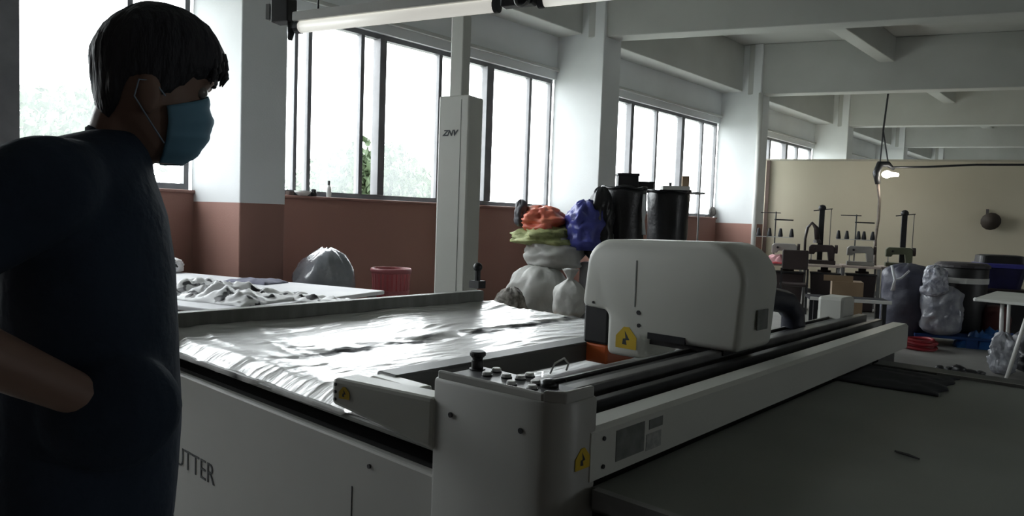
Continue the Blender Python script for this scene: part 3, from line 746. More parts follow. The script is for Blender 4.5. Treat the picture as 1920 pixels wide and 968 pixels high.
tag(obj('carton', MB().obox((c.x, c.y), TU, 0.25, 0.2, 0, 0.30), mat('carton_brown', (0.30, 0.21, 0.13), (0.26, 0.18, 0.11), 0.8, 6), bevel=0.006), 'low brown carton under the small tied white sack', 'carton')
pilesack(958, 540, 600, 60, 8.2, mat('dark_scraps', (0.10, 0.09, 0.08), (0.35, 0.33, 0.30), 0.8, 20), 'low heap of dark scraps at the foot of the sack pile', 20, name='scrap_bag', cat='bag', zb=0, lump=0.3)
# bales carrying the black bags
for k, (px, dep) in enumerate([(1165, 9.1), (1249, 9.55)]):
    c = at(px, 470, dep)
    tag(obj('fabric_bale', MB().obox((c.x, c.y), (1, 0), 0.30, 0.30, 0, 1.02), mat('bale_wrap', (0.25, 0.25, 0.26), (0.18, 0.18, 0.19), 0.5, 4), bevel=0.05, seg=3),
        ['grey wrapped fabric bale under the crumpled black bag', 'grey wrapped fabric bale under the smooth black drum bag'][k], 'bale')
    top = at(px + 3, 352 if k == 0 else 358, dep)
    pr = [(0.22, 0), (0.25, 0.03), (0.265, 0.3), (0.275, top.z - 1.02 - 0.03), (0.255, top.z - 1.02)]
    t = dbag = thing('drum_bag', ['crumpled black drum shaped bag beside the blue bag', 'smooth black drum shaped bag carrying a white tray'][k], 'bag', (c.x, c.y, 1.02))
    rings = []
    for i in range(13):
        tt = i / 12; hz = (top.z - 1.02) * tt
        r0 = 0.255 + 0.03 * tt if tt < 0.97 else 0.265
        rings.append([(c.x + math.cos(a) * r0 * (1 + 0.06 * noise.noise(Vector((math.cos(a) * 2, math.sin(a) * 2 + k * 5, tt * 3)))), c.y + math.sin(a) * r0 * (1 + 0.06 * noise.noise(Vector((math.cos(a) * 2, math.sin(a) * 2 + k * 5, tt * 3)))), 1.02 + hz) for a in [2 * PI * j / 26 for j in range(26)]])
    obj('bag_body', MB().loft(rings), M_SACKB, t, smooth=True)
    obj('rolled_rim', MB().tube([(c.x + 0.278 * math.cos(a), c.y + 0.278 * math.sin(a), top.z - 0.01 + 0.012 * math.sin(5 * a)) for a in [2 * PI * j / 30 for j in range(31)]], 0.02, 8), M_SACKB, t, smooth=True)
c = at(1207, 400, 8.85)
(obj('plastic_film', MB().tube([(c.x, c.y, 1.75), (c.x + 0.015, c.y - 0.02, 1.55), (c.x, c.y, 1.42), (c.x + 0.02, c.y - 0.01, 1.25)], [0.022, 0.03, 0.018, 0.026], 8), mat('white_film', (0.7, 0.72, 0.74), None, 0.3, 5), dbag, smooth=True))
pilesack(1126, 352, 470, 52, 8.75, M_SACKB, 'shiny black bin bag between the blue bag and the crumpled drum bag', 22, name='bin_bag', cat='bag', lump=0.3, top=0.5, zb=0.9)
c = at(1128, 470, 8.75)
tag(obj('fabric_bale', MB().obox((c.x, c.y), (1, 0), 0.2, 0.2, 0, 0.90), MATS['bale_wrap'], bevel=0.05, seg=3), 'narrow grey bale under the shiny black bin bag', 'bale')
# black boxes on the bags
zt0 = at(1168, 352, 9.1).z
def box_on(px, w_, d_, h_, dep, z0, m, name, label, cat, py=345, detail=True):
    c = at(px, py, dep)
    t = thing(name, label, cat, (c.x, c.y, z0))
    obj('box_body', MB().obox((c.x, c.y), (0.743, 0.669), w_ / 2, d_ / 2, z0, z0 + h_ * 0.8), m, t, bevel=0.006)
    obj('lid', MB().obox((c.x, c.y), (0.743, 0.669), w_ / 2 + 0.008, d_ / 2 + 0.008, z0 + h_ * 0.8, z0 + h_), m, t, bevel=0.005)
box_on(1176, 0.26, 0.2, 0.17, 9.1, zt0 + 0.01, M_BLACK, 'black_box', 'black lidded box on the crumpled drum bag', 'box')
box_on(1209, 0.20, 0.2, 0.09, 9.25, zt0 + 0.0, M_BLACK, 'black_box', 'lower black box bridging the two drum bags', 'box')
zt1 = at(1253, 358, 9.3).z
c = at(1280, 350, 9.3)
tr = thing('parts_tray', 'white tray of small parts on the smooth black drum bag', 'tray', (c.x - 0.12, c.y - 0.1, zt1 + 0.005))
q = (c.x - 0.08, c.y - 0.06)
obj('tray_base', MB().obox(q, (0.743, 0.669), 0.17, 0.10, zt1 + 0.012, zt1 + 0.022), M_WHITEP, tr)
for s_, hh in ((-1, 0.05), (1, 0.05)):
    obj('tray_side', MB().obox((q[0] - 0.669 * 0.1 * s_, q[1] + 0.743 * 0.1 * s_), (0.743, 0.669), 0.17, 0.004, zt1 + 0.012, zt1 + 0.062), M_WHITEP, tr)
for s_ in (-1, 1):
    obj('tray_side', MB().obox((q[0] + 0.743 * 0.17 * s_, q[1] + 0.669 * 0.17 * s_), (0.743, 0.669), 0.004, 0.10, zt1 + 0.012, zt1 + 0.062), M_WHITEP, tr)
tag(obj('spool', MB().lathe([(0.03, 0), (0.03, 0.008), (0.018, 0.01), (0.018, 0.075), (0.03, 0.077), (0.03, 0.085)], (q[0] - 0.05, q[1] - 0.03, zt1 + 0.022), 14), M_BLACK), 'black thread spool standing in the white tray', 'spool')
tag(obj('carton_flap', MB().obox((q[0] + 0.10, q[1] + 0.09), (0.743, 0.669), 0.045, 0.03, zt1 + 0.022, zt1 + 0.20), MATS['carton_brown'], bevel=0.004), 'small upright brown carton in the white tray', 'carton')
# wire stand next to the drum bags
c = at(1300, 360, 9.9)
st = thing('wire_stand', 'thin grey wire stand with a round plate beside the smooth drum bag', 'stand', (c.x, c.y, 0))
zt = at(1300, 300, 9.9).z; zp = at(1300, 363, 9.9).z
c2 = at(1312, 360, 9.9)
obj('pole', MB().tube([(c2.x, c2.y, 0.02), (c2.x, c2.y, zt)], 0.012, 8), M_GREYMETAL, st)
obj('plate', MB().lathe([(0.10, -0.01), (0.13, 0.0), (0.13, 0.015), (0.02, 0.02)], (c.x + 0.03, c.y + 0.02, zp), 18), M_GREYMETAL, st)
obj('base', MB().lathe([(0.15, 0), (0.15, 0.015), (0.03, 0.03)], (c2.x, c2.y, 0), 18), M_GREYMETAL, st)
# cap on the sill
p = onx(1338, 395, WX + 0.0)
tag(obj('cloth_cap', MB().ball((p.x - 0.03, p.y, Z_SILL + 0.12), 0.06, 0.13, 0.12).box(p.x - 0.08, p.x + 0.02, p.y - 0.24, p.y - 0.08, Z_SILL + 0.0, Z_SILL + 0.03), mat('dark_cap', (0.22, 0.20, 0.19), (0.04, 0.04, 0.04), 0.8, 8), smooth=True), 'crumpled dark cap lying on the sill beside the white pipe', 'cap')

# ================================================================== TUBE LIGHTS
M_TUBE = mat('tube_diffuser', (0.85, 0.85, 0.80), (0.83, 0.83, 0.78), 0.4, 3, emit=(1.0, 0.98, 0.9), estr=0.5)
def tube_light(pxa, pya, pxb, pyb, L, label, after=None):
    # the fixture hangs level, along the cross beams: solve its distance from its length
    da = ray(pxa, pya); db = ray(pxb, pyb)
    lo, hi = 0.5, 30.0
    for _ in range(60):
        m_ = (lo + hi) / 2
        a = ORG + da * m_; b = ORG + db * ((a.z - CAM_H) / db.z)
        if (b - a).length < L: lo = m_
        else: hi = m_
    if after:
        dv = (after[1] - after[0]).normalized(); a = after[1] + dv * 0.20; b = a + dv * L
    t = thing('tube_light', label, 'light fixture', ((a.x + b.x) / 2, (a.y + b.y) / 2, a.z), 0, 'hanging tube lights')
    ax = (b - a).normalized()
    up = Vector((0, 0, 1))
    obj('light_tube', MB().tube([a + ax * 0.03, b - ax * 0.03], 0.030, 14), M_TUBE, t, smooth=True)
    c = (a + b) / 2
    obj('fixture_housing', MB().obox((c.x, c.y), (ax.x, ax.y), L / 2, 0.035, a.z + 0.026, a.z + 0.075), M_WHITEP, t, bevel=0.006)
    for q in (a, b):
        obj('end_cap', MB().tube([q - ax * 0.02 if q is b else q, q if q is b else q + ax * 0.03], 0.034, 14), M_DKMETAL, t)
    for s_ in (0.12, 0.88):
        q = a.lerp(b, s_)
        obj('hanging_rod', MB().tube([(q.x, q.y, a.z + 0.07), (q.x, q.y, Z_SLAB)], 0.005, 6), M_DKMETAL, t)
    return a, b
a1, b1 = tube_light(556, 52, 935, 10, 1.2, 'white tube light hanging in front of the open sash window')
a2, b2 = tube_light(998, 16, 1330, -22, 1.2, 'white tube light hanging nearer the second pillar', after=(a1, b1))
# clamp between the two tubes
q = (b1 + a2) / 2
t = thing('cable_clamp', 'dark coiled cable clamp joining the two hanging tube lights', 'clamp', (q.x, q.y, q.z - 0.05))
axv = (a2 - b1).normalized()
obj('clamp_body', MB().obox((q.x, q.y), (axv.x, axv.y), max(0.05, (a2 - b1).length / 2 - 0.02), 0.03, q.z - 0.015, q.z + 0.07), M_DKMETAL, t, bevel=0.008)
lp = []
for k in range(24):
    a_ = 2 * PI * k / 12
    lp.append(Vector((q.x, q.y, q.z)) + axv * (0.03 + 0.035 * math.cos(a_)) + Vector((0, 0, 0.005 + 0.035 * math.sin(a_))) + Vector((0.02, -0.03 - 0.0006 * k, 0)))
obj('cable_loop', MB().tube(lp, 0.006, 6), M_GREYMETAL, t, smooth=True)
# dark junction box at the left end of the first tube
q = a1 - (b1 - a1).normalized() * 0.09
t = thing('junction_box', 'black junction box with a dangling plug at the end of the tube light', 'junction box', (q.x, q.y, q.z))
obj('box_body', MB().obox((q.x, q.y), (SKEW.x, SKEW.y), 0.055, 0.04, q.z + 0.03, q.z + 0.16), M_BLACK, t, bevel=0.006)
obj('plug', MB().tube([(q.x + 0.04, q.y + 0.015, q.z + 0.03), (q.x + 0.045, q.y + 0.017, q.z - 0.02), (q.x + 0.04, q.y + 0.015, q.z - 0.06)], [0.016, 0.02, 0.012], 8), M_DKMETAL, t, smooth=True)
obj('conduit', MB().tube([(q.x, q.y, q.z + 0.16), (q.x, q.y, Z_SLAB)], 0.012, 8), M_BLACK, t)
obj('bracket', MB().obox((q.x - 0.075, q.y - 0.03), (SKEW.x, SKEW.y), 0.012, 0.03, q.z + 0.05, q.z + 0.13), M_GREYMETAL, t)

# ================================================================== SEWING LINE AND HANGING LAMP
DS = 12.6
M_SEW = mat('sewing_enamel', (0.30, 0.29, 0.27), (0.24, 0.23, 0.22), 0.35, 4)
M_SEWD = mat('sewing_dark', (0.035, 0.025, 0.025), None, 0.4, 4)
M_CONE = mat('thread_cone_dark', (0.03, 0.03, 0.035), None, 0.8, 10)
M_TBL = mat('sewing_table_top', (0.48, 0.40, 0.36), (0.40, 0.32, 0.28), 0.5, 3)
rz = math.atan2(SKEW.y, SKEW.x)
def sewing_table(px, label):
    c = at(px, 500, DS); c = Vector((c.x, c.y, 0))
    t = thing('sewing_table', label, 'table', c, rz, 'sewing tables')
    obj('table_top', MB().box(-0.31, 0.31, -0.30, 0.30, 0.74, 0.78), M_TBL, t, bevel=0.006, local=True)
    for sx in (-1, 1):
        for sy in (-1, 1):
            obj('leg', MB().box(sx * 0.27 - 0.018, sx * 0.27 + 0.018, sy * 0.22 - 0.018, sy * 0.22 + 0.018, 0, 0.74), mat('leg_grey', (0.42, 0.43, 0.44), None, 0.4, 5), t, local=True)
    obj('stretcher', MB().box(-0.27, 0.27, -0.25, -0.20, 0.28, 0.36), MATS['leg_grey'], t, local=True)
    obj('motor', MB().tube([(-0.05, 0.22, 0.60), (0.17, 0.22, 0.60)], 0.07, 14).box(0.0, 0.12, 0.18, 0.26, 0.64, 0.74), M_SEWD, t, local=True)
    return c
def sewing_machine(c, label, m, tall=False):
    t = thing('sewing_machine', label, 'sewing machine', (c.x, c.y, 0.78), rz, 'sewing machines')
    obj('machine_bed', MB().box(-0.22, 0.22, -0.09, 0.09, 0.0, 0.07), m, t, bevel=0.01, local=True)
    obj('machine_arm', MB().prism_y([(0.10, 0.07), (0.20, 0.07), (0.20, 0.30), (0.16, 0.34), (-0.18, 0.34), (-0.22, 0.30), (-0.22, 0.17), (-0.13, 0.17), (-0.11, 0.21), (0.08, 0.22)], -0.06, 0.06), m, t, bevel=0.012, local=True)
    obj('hand_wheel', MB().tube([(0.20, 0, 0.27), (0.245, 0, 0.27)], 0.075, 18), M_SEWD, t, local=True)
    obj('needle_bar', MB().tube([(-0.175, 0, 0.17), (-0.175, 0, 0.08)], 0.008, 8), M_GREYMETAL, t, local=True)
    obj('presser_foot', MB().box(-0.19, -0.16, -0.03, 0.02, 0.07, 0.085), M_GREYMETAL, t, local=True)
    obj('tension_knob', MB().tube([(-0.12, -0.06, 0.27), (-0.12, -0.09, 0.27)], 0.02, 10), M_BLACK, t, local=True)
    return t
def thread_stand(px, c, label, n):
    """pole with a cross arm above and a tray of thread cones"""
    b = at(px, 440, DS + 0.35); z0 = 0.78
    t = thing('thread_stand', label, 'thread stand', (b.x, b.y, z0), rz, 'thread stands')
    obj('pole', MB().tube([(0, 0, 0), (0, 0, 0.90)], 0.011, 8), M_DKMETAL, t, local=True)
    obj('guide_arm', MB().tube([(-0.26, 0, 0.88), (0.08, 0, 0.88)], 0.008, 6), M_DKMETAL, t, local=True)
    obj('guide_arm', MB().tube([(-0.02, 0, 0.76), (0.30, 0, 0.755)], 0.013, 6), M_DKMETAL, t, local=True)
    obj('cone_tray', MB().box(-0.32, 0.32, -0.05, 0.05, 0.44, 0.452), MATS['leg_grey'], t, local=True)
    obj('foot', MB().lathe([(0.08, 0), (0.08, 0.01), (0.015, 0.02)], (0, 0, 0), 14), M_DKMETAL, t, local=True)
    for k in range(n):
        u = -0.28 + 0.56 * k / (n - 1)
        p = b.copy(); p.x += SKEW.x * u; p.y += SKEW.y * u
        if abs(u) < 0.04: p.x += 0.05 * SKEW.x; p.y += 0.05 * SKEW.y
        o = obj('thread_cone', MB().lathe([(0.038, 0), (0.042, 0.02), (0.022, 0.14), (0.012, 0.15)], (p.x, p.y, z0 + 0.453), 12), M_CONE, smooth=True)
        tag(o, '%s dark thread cone from the window end on the %s stand' % (['first', 'second', 'third', 'fourth', 'fifth'][k], 'four cone' if n == 4 else 'five cone'), 'thread cone', 'cones on the ' + label)
s1 = sewing_table(1470, 'sewing table with pink cloth nearest the window wall')
s2 = sewing_table(1540, 'sewing table under the dark tall sewing machine')
s3 = sewing_table(1612, 'sewing table in front of the five cone thread stand')
s4 = sewing_table(1685, 'sewing table behind the tied navy sack')
sewing_machine(s1, 'grey sewing machine beside the pink cloth', M_SEW)
sewing_machine(s2, 'dark brown sewing machine in the middle of the line', M_SEWD)
sewing_machine(s3, 'grey sewing machine in front of the five cone thread stand', M_SEW)
sewing_machine(s4, 'olive sewing machine behind the tied navy sack', mat('sewing_olive', (0.10, 0.11, 0.07), None, 0.4, 4))
thread_stand(1453, s1, 'four cone thread stand nearest the window', 4)
thread_stand(1604, s3, 'five cone thread stand under the lamp', 5)
for px, tp, lab in [(1539, 385, 'tall black spool post above the dark brown sewing machine'), (1694, 395, 'tall black spool post above the olive sewing machine')]:
    b = at(px, 440, DS + 0.15)
    t = thing('spool_post', lab, 'spool post', (b.x, b.y, 0.78), rz, 'spool posts')
    h = at(px, tp, DS + 0.15).z - 0.78
    obj('post', MB().box(-0.045, 0.045, -0.03, 0.03, 0, h - 0.05), M_BLACK, t, bevel=0.006, local=True)
    obj('post_top', MB().ball((0, 0, h - 0.05), 0.065, 0.05, 0.06), M_BLACK, t, local=True, smooth=True)
    obj('guide_arm', MB().tube([(-0.14, 0, h - 0.10), (0.17, 0, h - 0.06)], 0.009, 6), M_DKMETAL, t, local=True)
    obj('thread_wire', MB().tube([(0.15, 0, h - 0.06), (0.15, 0, 0.05)], 0.006, 6), M_DKMETAL, t, local=True)
b = at(1521, 450, DS + 0.1)
t = thing('lamp_arch', 'dark arched machine lamp beside the tall spool post', 'lamp', (b.x, b.y, 0.78), rz)
zt = at(1521, 418, DS + 0.1).z - 0.78
obj('arch', MB().tube([(-0.09, 0, 0), (-0.10, 0, zt * 0.6), (-0.07, 0, zt * 0.88), (0, 0, zt), (0.07, 0, zt * 0.88), (0.10, 0, zt * 0.6)], [0.02, 0.022, 0.025, 0.03, 0.04, 0.045], 8), M_SEWD, t, local=True, smooth=True)
obj('lamp_head', MB().lathe([(0.02, 0.05), (0.06, 0.02), (0.07, -0.03), (0.06, -0.03)], (0.10, 0, zt * 0.55), 14), M_SEWD, t, local=True)
c = at(1447, 465, DS - 0.1)
crumple('pink_cloth', -0.34, 0.26, -0.18, 0.16, 0.781, 0.16, mat('pink_fabric', (0.62, 0.36, 0.38), (0.50, 0.24, 0.26), 0.8, 5), 'heaped pink cloth on the sewing table nearest the window', 'cloth', ax=((c.x, c.y), SKEW), seed=3, sx=4, sy=4)
p = at(1450, 484, DS - 0.38)
crumple('red_cloth', -0.30, 0.30, -0.07, 0.07, 0.781, 0.03, mat('red_fabric', (0.35, 0.03, 0.04), None, 0.8, 5), 'dark red cloth along the front edge of the window side sewing table', 'cloth', ax=((p.x, p.y), SKEW), seed=8, nx=20, ny=8)
p = at(1490, 500, DS - 0.75)
cd = thing('chair', 'dark chair with a square back in front of the sewing machines', 'chair', (p.x, p.y, 0), rz)
obj('backrest', MB().box(-0.20, 0.20, -0.20, -0.16, 0.72, 1.04), M_SEWD, cd, bevel=0.02, local=True)
obj('seat', MB().box(-0.22, 0.22, -0.20, 0.22, 0.44, 0.49), M_SEWD, cd, bevel=0.02, local=True)
for sx in (-1, 1):
    obj('leg', MB().box(sx * 0.2 - 0.015, sx * 0.2 + 0.015, -0.20, -0.17, 0, 0.74), M_DKMETAL, cd, local=True)
    obj('leg', MB().box(sx * 0.2 - 0.015, sx * 0.2 + 0.015, 0.18, 0.21, 0, 0.44), M_DKMETAL, cd, local=True)
p = at(1515, 520, DS - 0.75)
for k, (px, lab) in enumerate([(1478, 'dark bin added to darken the space under the window side sewing table'), (1545, 'dark bin added to darken the space under the middle sewing table'), (1612, 'dark bin added to darken the space under the five cone stand table'), (1682, 'dark bin added to darken the space under the table behind the navy sack')]):  # bins added as clutter to darken the view under the tables
    c = at(px, 540, DS - 0.15)
    t = thing('darkening_bin', lab, 'bin', (c.x, c.y, 0), rz, 'darkening bins added under the sewing tables')
    obj('bin_body', MB().loft([[(x_, y_, z_) for x_, y_ in ((-hx_, -0.16), (hx_, -0.16), (hx_, 0.12), (-hx_, 0.12))] for hx_, z_ in ((0.20, 0.0), (0.235, 0.62))]), M_SEWD, t, bevel=0.012, local=True)
    obj('bin_rim', MB().box(-0.245, 0.245, -0.175, 0.13, 0.62, 0.645), M_BLACK, t, bevel=0.006, local=True)
# hanging lamp
L0 = at(1665, 180, 14.6); L0.z = Z_BEAM
lm = thing('hanging_lamp', 'small bright bulb lamp hanging on a dark cord before the tan partition', 'lamp', (L0.x, L0.y, at(1665, 335, 14.6).z))
zk = at(1662, 245, 14.6).z; zl = at(1660, 318, 14.6).z
e1 = at(1656, 245, 14.6); e2 = at(1650, 305, 14.6); e3 = at(1665, 305, 14.6)
obj('cord', MB().tube([L0, e1], 0.02, 6), M_DKMETAL, lm)
obj('cord_fork', MB().tube([e1, e2], 0.016, 6), M_DKMETAL, lm); obj('cord_fork', MB().tube([e1, e3], 0.016, 6), M_DKMETAL, lm)
sh = at(1652, 318, 14.6); bb = at(1663, 327, 14.5)
obj('lamp_shade', MB().tube([at(1646, 345, 14.6), at(1643, 325, 14.6), at(1650, 308, 14.6), at(1665, 308, 14.6), at(1676, 318, 14.6)], [0.05, 0.07, 0.075, 0.06, 0.03], 12), M_DKMETAL, lm, smooth=True)
M_BULB = mat('bulb_glow', (1, 0.97, 0.9), (1, 0.97, 0.9), 0.4, 3, emit=(1.0, 0.94, 0.82), estr=14.0)
obj('bulb', MB().ball(bb, 0.10, 0.08, 0.075).tube([bb, at(1684, 328, 14.5)], [0.06, 0.035], 10), M_BULB, lm, smooth=True)
ld = bpy.data.lights.new('bulb_light', 'POINT'); ld.energy = 9; ld.color = (1.0, 0.92, 0.78); ld.shadow_soft_size = 0.1
lo = bpy.data.objects.new('bulb_light', ld); COL.objects.link(lo); lo.location = bb + Vector((0.05, -0.05, -0.18))
cordpts = [at(1646, 345, 14.6), at(1649, 375, 14.4), at(1647, 410, 14.2), at(1641, 450, 13.6), at(1640, 500, 13.0)]
tag(obj('power_cord', MB().tube(cordpts, 0.028, 8), mat('brown_cord', (0.14, 0.11, 0.09), (0.08, 0.06, 0.05), 0.6, 10), smooth=True), 'thick brown power cord hanging from the lamp down to the sewing tables', 'cord')
cab = [at(1668, 314, 14.6), at(1740, 313, 14.3), at(1830, 309, 14.0), at(1930, 309, 13.6), at(2050, 312, 13.2)]
tag(obj('overhead_cable', MB().tube(cab, 0.022, 8), M_DKMETAL, smooth=True), 'dark horizontal cable running from the lamp along the partition top', 'cable')
# dark box on the partition
d = ray(1852, 412); n2 = Vector((-SKEW.y, SKEW.x)); tt = (PA.x * n2.x + PA.y * n2.y - 0.04 - 0.0) / (d.x * n2.x + d.y * n2.y)
p = ORG + d * tt; p2 = Vector((p.x, p.y)) - n2 * 0.0
ws = thing('wall_fan', 'small dark fan housing mounted on the tan partition', 'fan', (p.x, p.y, p.z - 0.2))
obj('mount_plate', MB().obox(p2 - n2 * 0.02, SKEW, 0.06, 0.02, p.z - 0.12, p.z + 0.06), M_SEWD, ws)
obj('housing', MB().tube([(p2.x - n2.x * 0.04, p2.y - n2.y * 0.04, p.z - 0.02), (p2.x - n2.x * 0.18, p2.y - n2.y * 0.18, p.z - 0.02), (p2.x - n2.x * 0.26, p2.y - n2.y * 0.26, p.z - 0.04)], [0.07, 0.15, 0.19], 14), mat('fan_brown', (0.07, 0.055, 0.045), None, 0.6, 5), ws, smooth=True)
obj('hook', MB().box(p2.x - 0.02, p2.x + 0.02, p2.y - 0.14, p2.y - 0.05, p.z + 0.06, p.z + 0.22), M_SEWD, ws)

# ================================================================== RIGHT SIDE: sacks, tubs, tables
M_NAVY = mat('navy_sack', (0.075, 0.078, 0.11), (0.05, 0.052, 0.08), 0.5, 5, 0.45, 12)
M_GREYSACK = mat('grey_plastic_sack', (0.34, 0.35, 0.39), (0.20, 0.21, 0.26), 0.35, 7, 0.6, 16, coat=0.3)
M_BLUE = mat('blue_plastic', (0.02, 0.07, 0.26), (0.015, 0.05, 0.18), 0.35, 5, 0.2, 10)
M_TUBB = mat('dark_blue_tub', (0.018, 0.018, 0.075), (0.012, 0.012, 0.045), 0.35, 5)
DR = 9.3
def gsack(px, top, bot, wpx, dep, m, label, seed, name='stuffed_sack', cat='sack', tie=False, lump=0.12, tp=0.8, zb=0.0):
    c = at(px, (top + bot) / 2, dep); zt = at(px, top, dep).z
    return sack(name, (c.x, c.y, zb), wpx * dep / FPX, zt - zb, m, label, cat, seed=seed, tie=tie, lump=lump, top=tp), c
nsk, c = gsack(1700, 494, 640, 92, DR, M_NAVY, 'tall navy sack tied with white cord beside the gantry end', 31)
zt = at(1680, 520, DR).z
cp = [at(1676, 545, DR - 0.36), at(1678, 525, DR - 0.36), at(1690, 522, DR - 0.36), at(1705, 508, DR - 0.36)]
(obj('tie_cord', MB().tube(cp, 0.014, 6).tube([at(1672, 498, DR - 0.36), at(1678, 525, DR - 0.36), at(1672, 545, DR - 0.36)], 0.018, 6), mat('cord_white', (0.75, 0.76, 0.8), None, 0.6, 6), nsk, smooth=True))
gsack(1764, 536, 640, 72, DR - 0.4, M_GREYSACK, 'ruffled light grey plastic sack next to the navy sack', 32, zb=0.14, lump=0.2)
gsack(1752, 498, 560, 44, DR - 0.52, mat('silver_film', (0.55, 0.56, 0.62), (0.25, 0.26, 0.32), 0.25, 20, 0.7, 20), 'crumpled silver film bunched on the light grey sack', 33, name='silver_film', cat='film', zb=0.62, lump=0.35, tp=0.5)
# dark drum with lid
c = at(1800, 560, DR)
dt = thing('lidded_drum', 'black round drum with a white band next to the ruffled grey sack', 'drum', (c.x, c.y, 0.14))
zr = at(1800, 492, DR).z
obj('drum_body', MB().lathe([(0.27, 0), (0.28, 0.02), (0.30, zr - 0.22), (0.29, zr - 0.20)], (c.x, c.y, 0.14), 26), M_BLACK, dt, smooth=True)
obj('drum_band', MB().lathe([(0.297, zr - 0.40), (0.305, zr - 0.40), (0.306, zr - 0.33), (0.297, zr - 0.33), (0.297, zr - 0.40)], (c.x, c.y, 0.14), 26, cap=False), M_WHITEP, dt)
obj('lid', MB().lathe([(0.315, zr - 0.20), (0.315, zr - 0.17), (0.27, zr - 0.14), (0.05, zr - 0.135)], (c.x, c.y, 0.14), 26), mat('lid_dark', (0.05, 0.045, 0.05), None, 0.5, 5), dt)
# stacked blue tubs
DC = 10.0
c = at(1872, 520, DC)
za = at(1872, 540, DC).z
ds = thing('storage_crate', 'dark storage crate carrying the blue tub behind the white table', 'crate', (c.x, c.y, 0))
obj('crate_body', MB().obox((c.x, c.y), SKEW, 0.30, 0.24, 0, za - 0.03), M_BLACK, ds, bevel=0.02)
obj('crate_rim', MB().obox((c.x, c.y), SKEW, 0.32, 0.26, za - 0.03, za), M_SEWD, ds, bevel=0.008)
zc = at(1872, 478, DC).z
bt = thing('blue_tub', 'dark blue plastic tub with a black lid on the storage crate', 'tub', (c.x, c.y, za))
hb = zc - za
def rrect(c, ax, hx, hy, r, n=5):
    a_ = Vector(ax).normalized(); b_ = Vector((-a_.y, a_.x)); out = []
    for qx, qy, a0 in ((1, 1, 0), (-1, 1, 90), (-1, -1, 180), (1, -1, 270)):
        for k in range(n + 1):
            an = math.radians(a0 + 90 * k / n)
            u = qx * (hx - r) + r * math.cos(an); v = qy * (hy - r) + r * math.sin(an)
            out.append((c[0] + a_.x * u + b_.x * v, c[1] + a_.y * u + b_.y * v))
    return out
obj('tub_body', MB().loft([[(x, y, za + z) for x, y in rrect((c.x, c.y), SKEW, hx, hx * 0.72, 0.1)] for hx, z in ((0.25, 0), (0.28, hb * 0.4), (0.30, hb * 0.62))]), M_TUBB, bt, smooth=False)
obj('tub_rim', MB().loft([[(x, y, za + z) for x, y in rrect((c.x, c.y), SKEW, hx, hx * 0.72, 0.1)] for hx, z in ((0.315, hb * 0.62), (0.32, hb * 0.72), (0.30, hb * 0.75))]), mat('tub_rim_blue', (0.05, 0.05, 0.28), None, 0.3, 5), bt)
obj('lid', MB().loft([[(x, y, za + z) for x, y in rrect((c.x, c.y), SKEW, hx, hx * 0.72, 0.08)] for hx, z in ((0.28, hb * 0.75), (0.27, hb * 0.97), (0.22, hb))]), M_BLACK, bt)
# floor things: blue pallet sheet, red coil
c = at(1790, 645, 8.9)
p0 = onz(1795, 652, 0.0)
ps = thing('plastic_pallet', 'blue plastic pallet on the floor under the grey sack and drum', 'pallet', (p0.x, p0.y + 0.35, 0))
pc2 = (p0.x, p0.y + 0.42)
for k in range(7):
    v_ = -0.36 + 0.12 * k
    b_ = Vector((-SKEW.y, SKEW.x))
    obj('deck_slat', MB().obox((pc2[0] + b_.x * v_, pc2[1] + b_.y * v_), SKEW, 0.62, 0.045, 0.10, 0.135), M_BLUE, ps, bevel=0.005)
for u_ in (-0.55, 0, 0.55):
    obj('runner', MB().obox((pc2[0] + SKEW.x * u_, pc2[1] + SKEW.y * u_), (-SKEW.y, SKEW.x), 0.40, 0.06, 0, 0.10), M_BLUE, ps)
p = onz(1712, 655, 0.0)
rt = thing('red_hose_coil', 'red hose coiled on the floor in front of the navy sack', 'hose', (p.x, p.y + 0.1, 0))
for k in range(4):
    r = 0.20 - 0.035 * (k % 2)
    obj('coil', MB().tube([(p.x + 0.02 + r * math.cos(2 * PI * j / 24), p.y + 0.1 + r * 0.9 * math.sin(2 * PI * j / 24), 0.022 + 0.03 * k + 0.01 * math.sin(4 * PI * j / 24)) for j in range(25)], 0.019, 8), mat('red_hose', (0.33, 0.025, 0.035), None, 0.4, 5), rt, smooth=True)
p = onz(1840, 648, 0.0)
crumple('blue_sheet', -0.36, 0.36, -0.14, 0.14, 0.0, 0.20, mat('bright_blue_sheet', (0.02, 0.12, 0.38), (0.015, 0.08, 0.28), 0.3, 5, 0.2, 10), 'crumpled bright blue plastic sheet on the floor by the pallet', 'sheet', ax=((p.x + 0.10, p.y - 0.22), SKEW), seed=12, nx=26, ny=14)
gsack(1864, 572, 640, 50, 9.1, mat('maroon_sack', (0.12, 0.03, 0.025), (0.08, 0.02, 0.02), 0.6, 5), 'dark maroon sack behind the white table legs', 36, zb=0.0, lump=0.1)
for k, px in enumerate((1762, 1778, 1796, 1818, 1838)):
    p = onz(px, 694 + 2.6 * k, 0.0)
    sack('fabric_scrap', (p.x, p.y, 0), 0.10 + 0.05 * (k in (2, 3)), 0.05 + 0.03 * (k == 2), M_SACKB, ['tiny black scrap at the start of the scrap row on the floor', 'second small black scrap on the floor beside the take-off table', 'tallest black scrap heap on the floor beside the take-off table', 'wide flat black scrap on the floor beside the take-off table', 'last black scrap on the floor nearest the white table leg'][k], 'scrap', seed=40 + k, lump=0.4, top=0.3, k=14, rows=8)
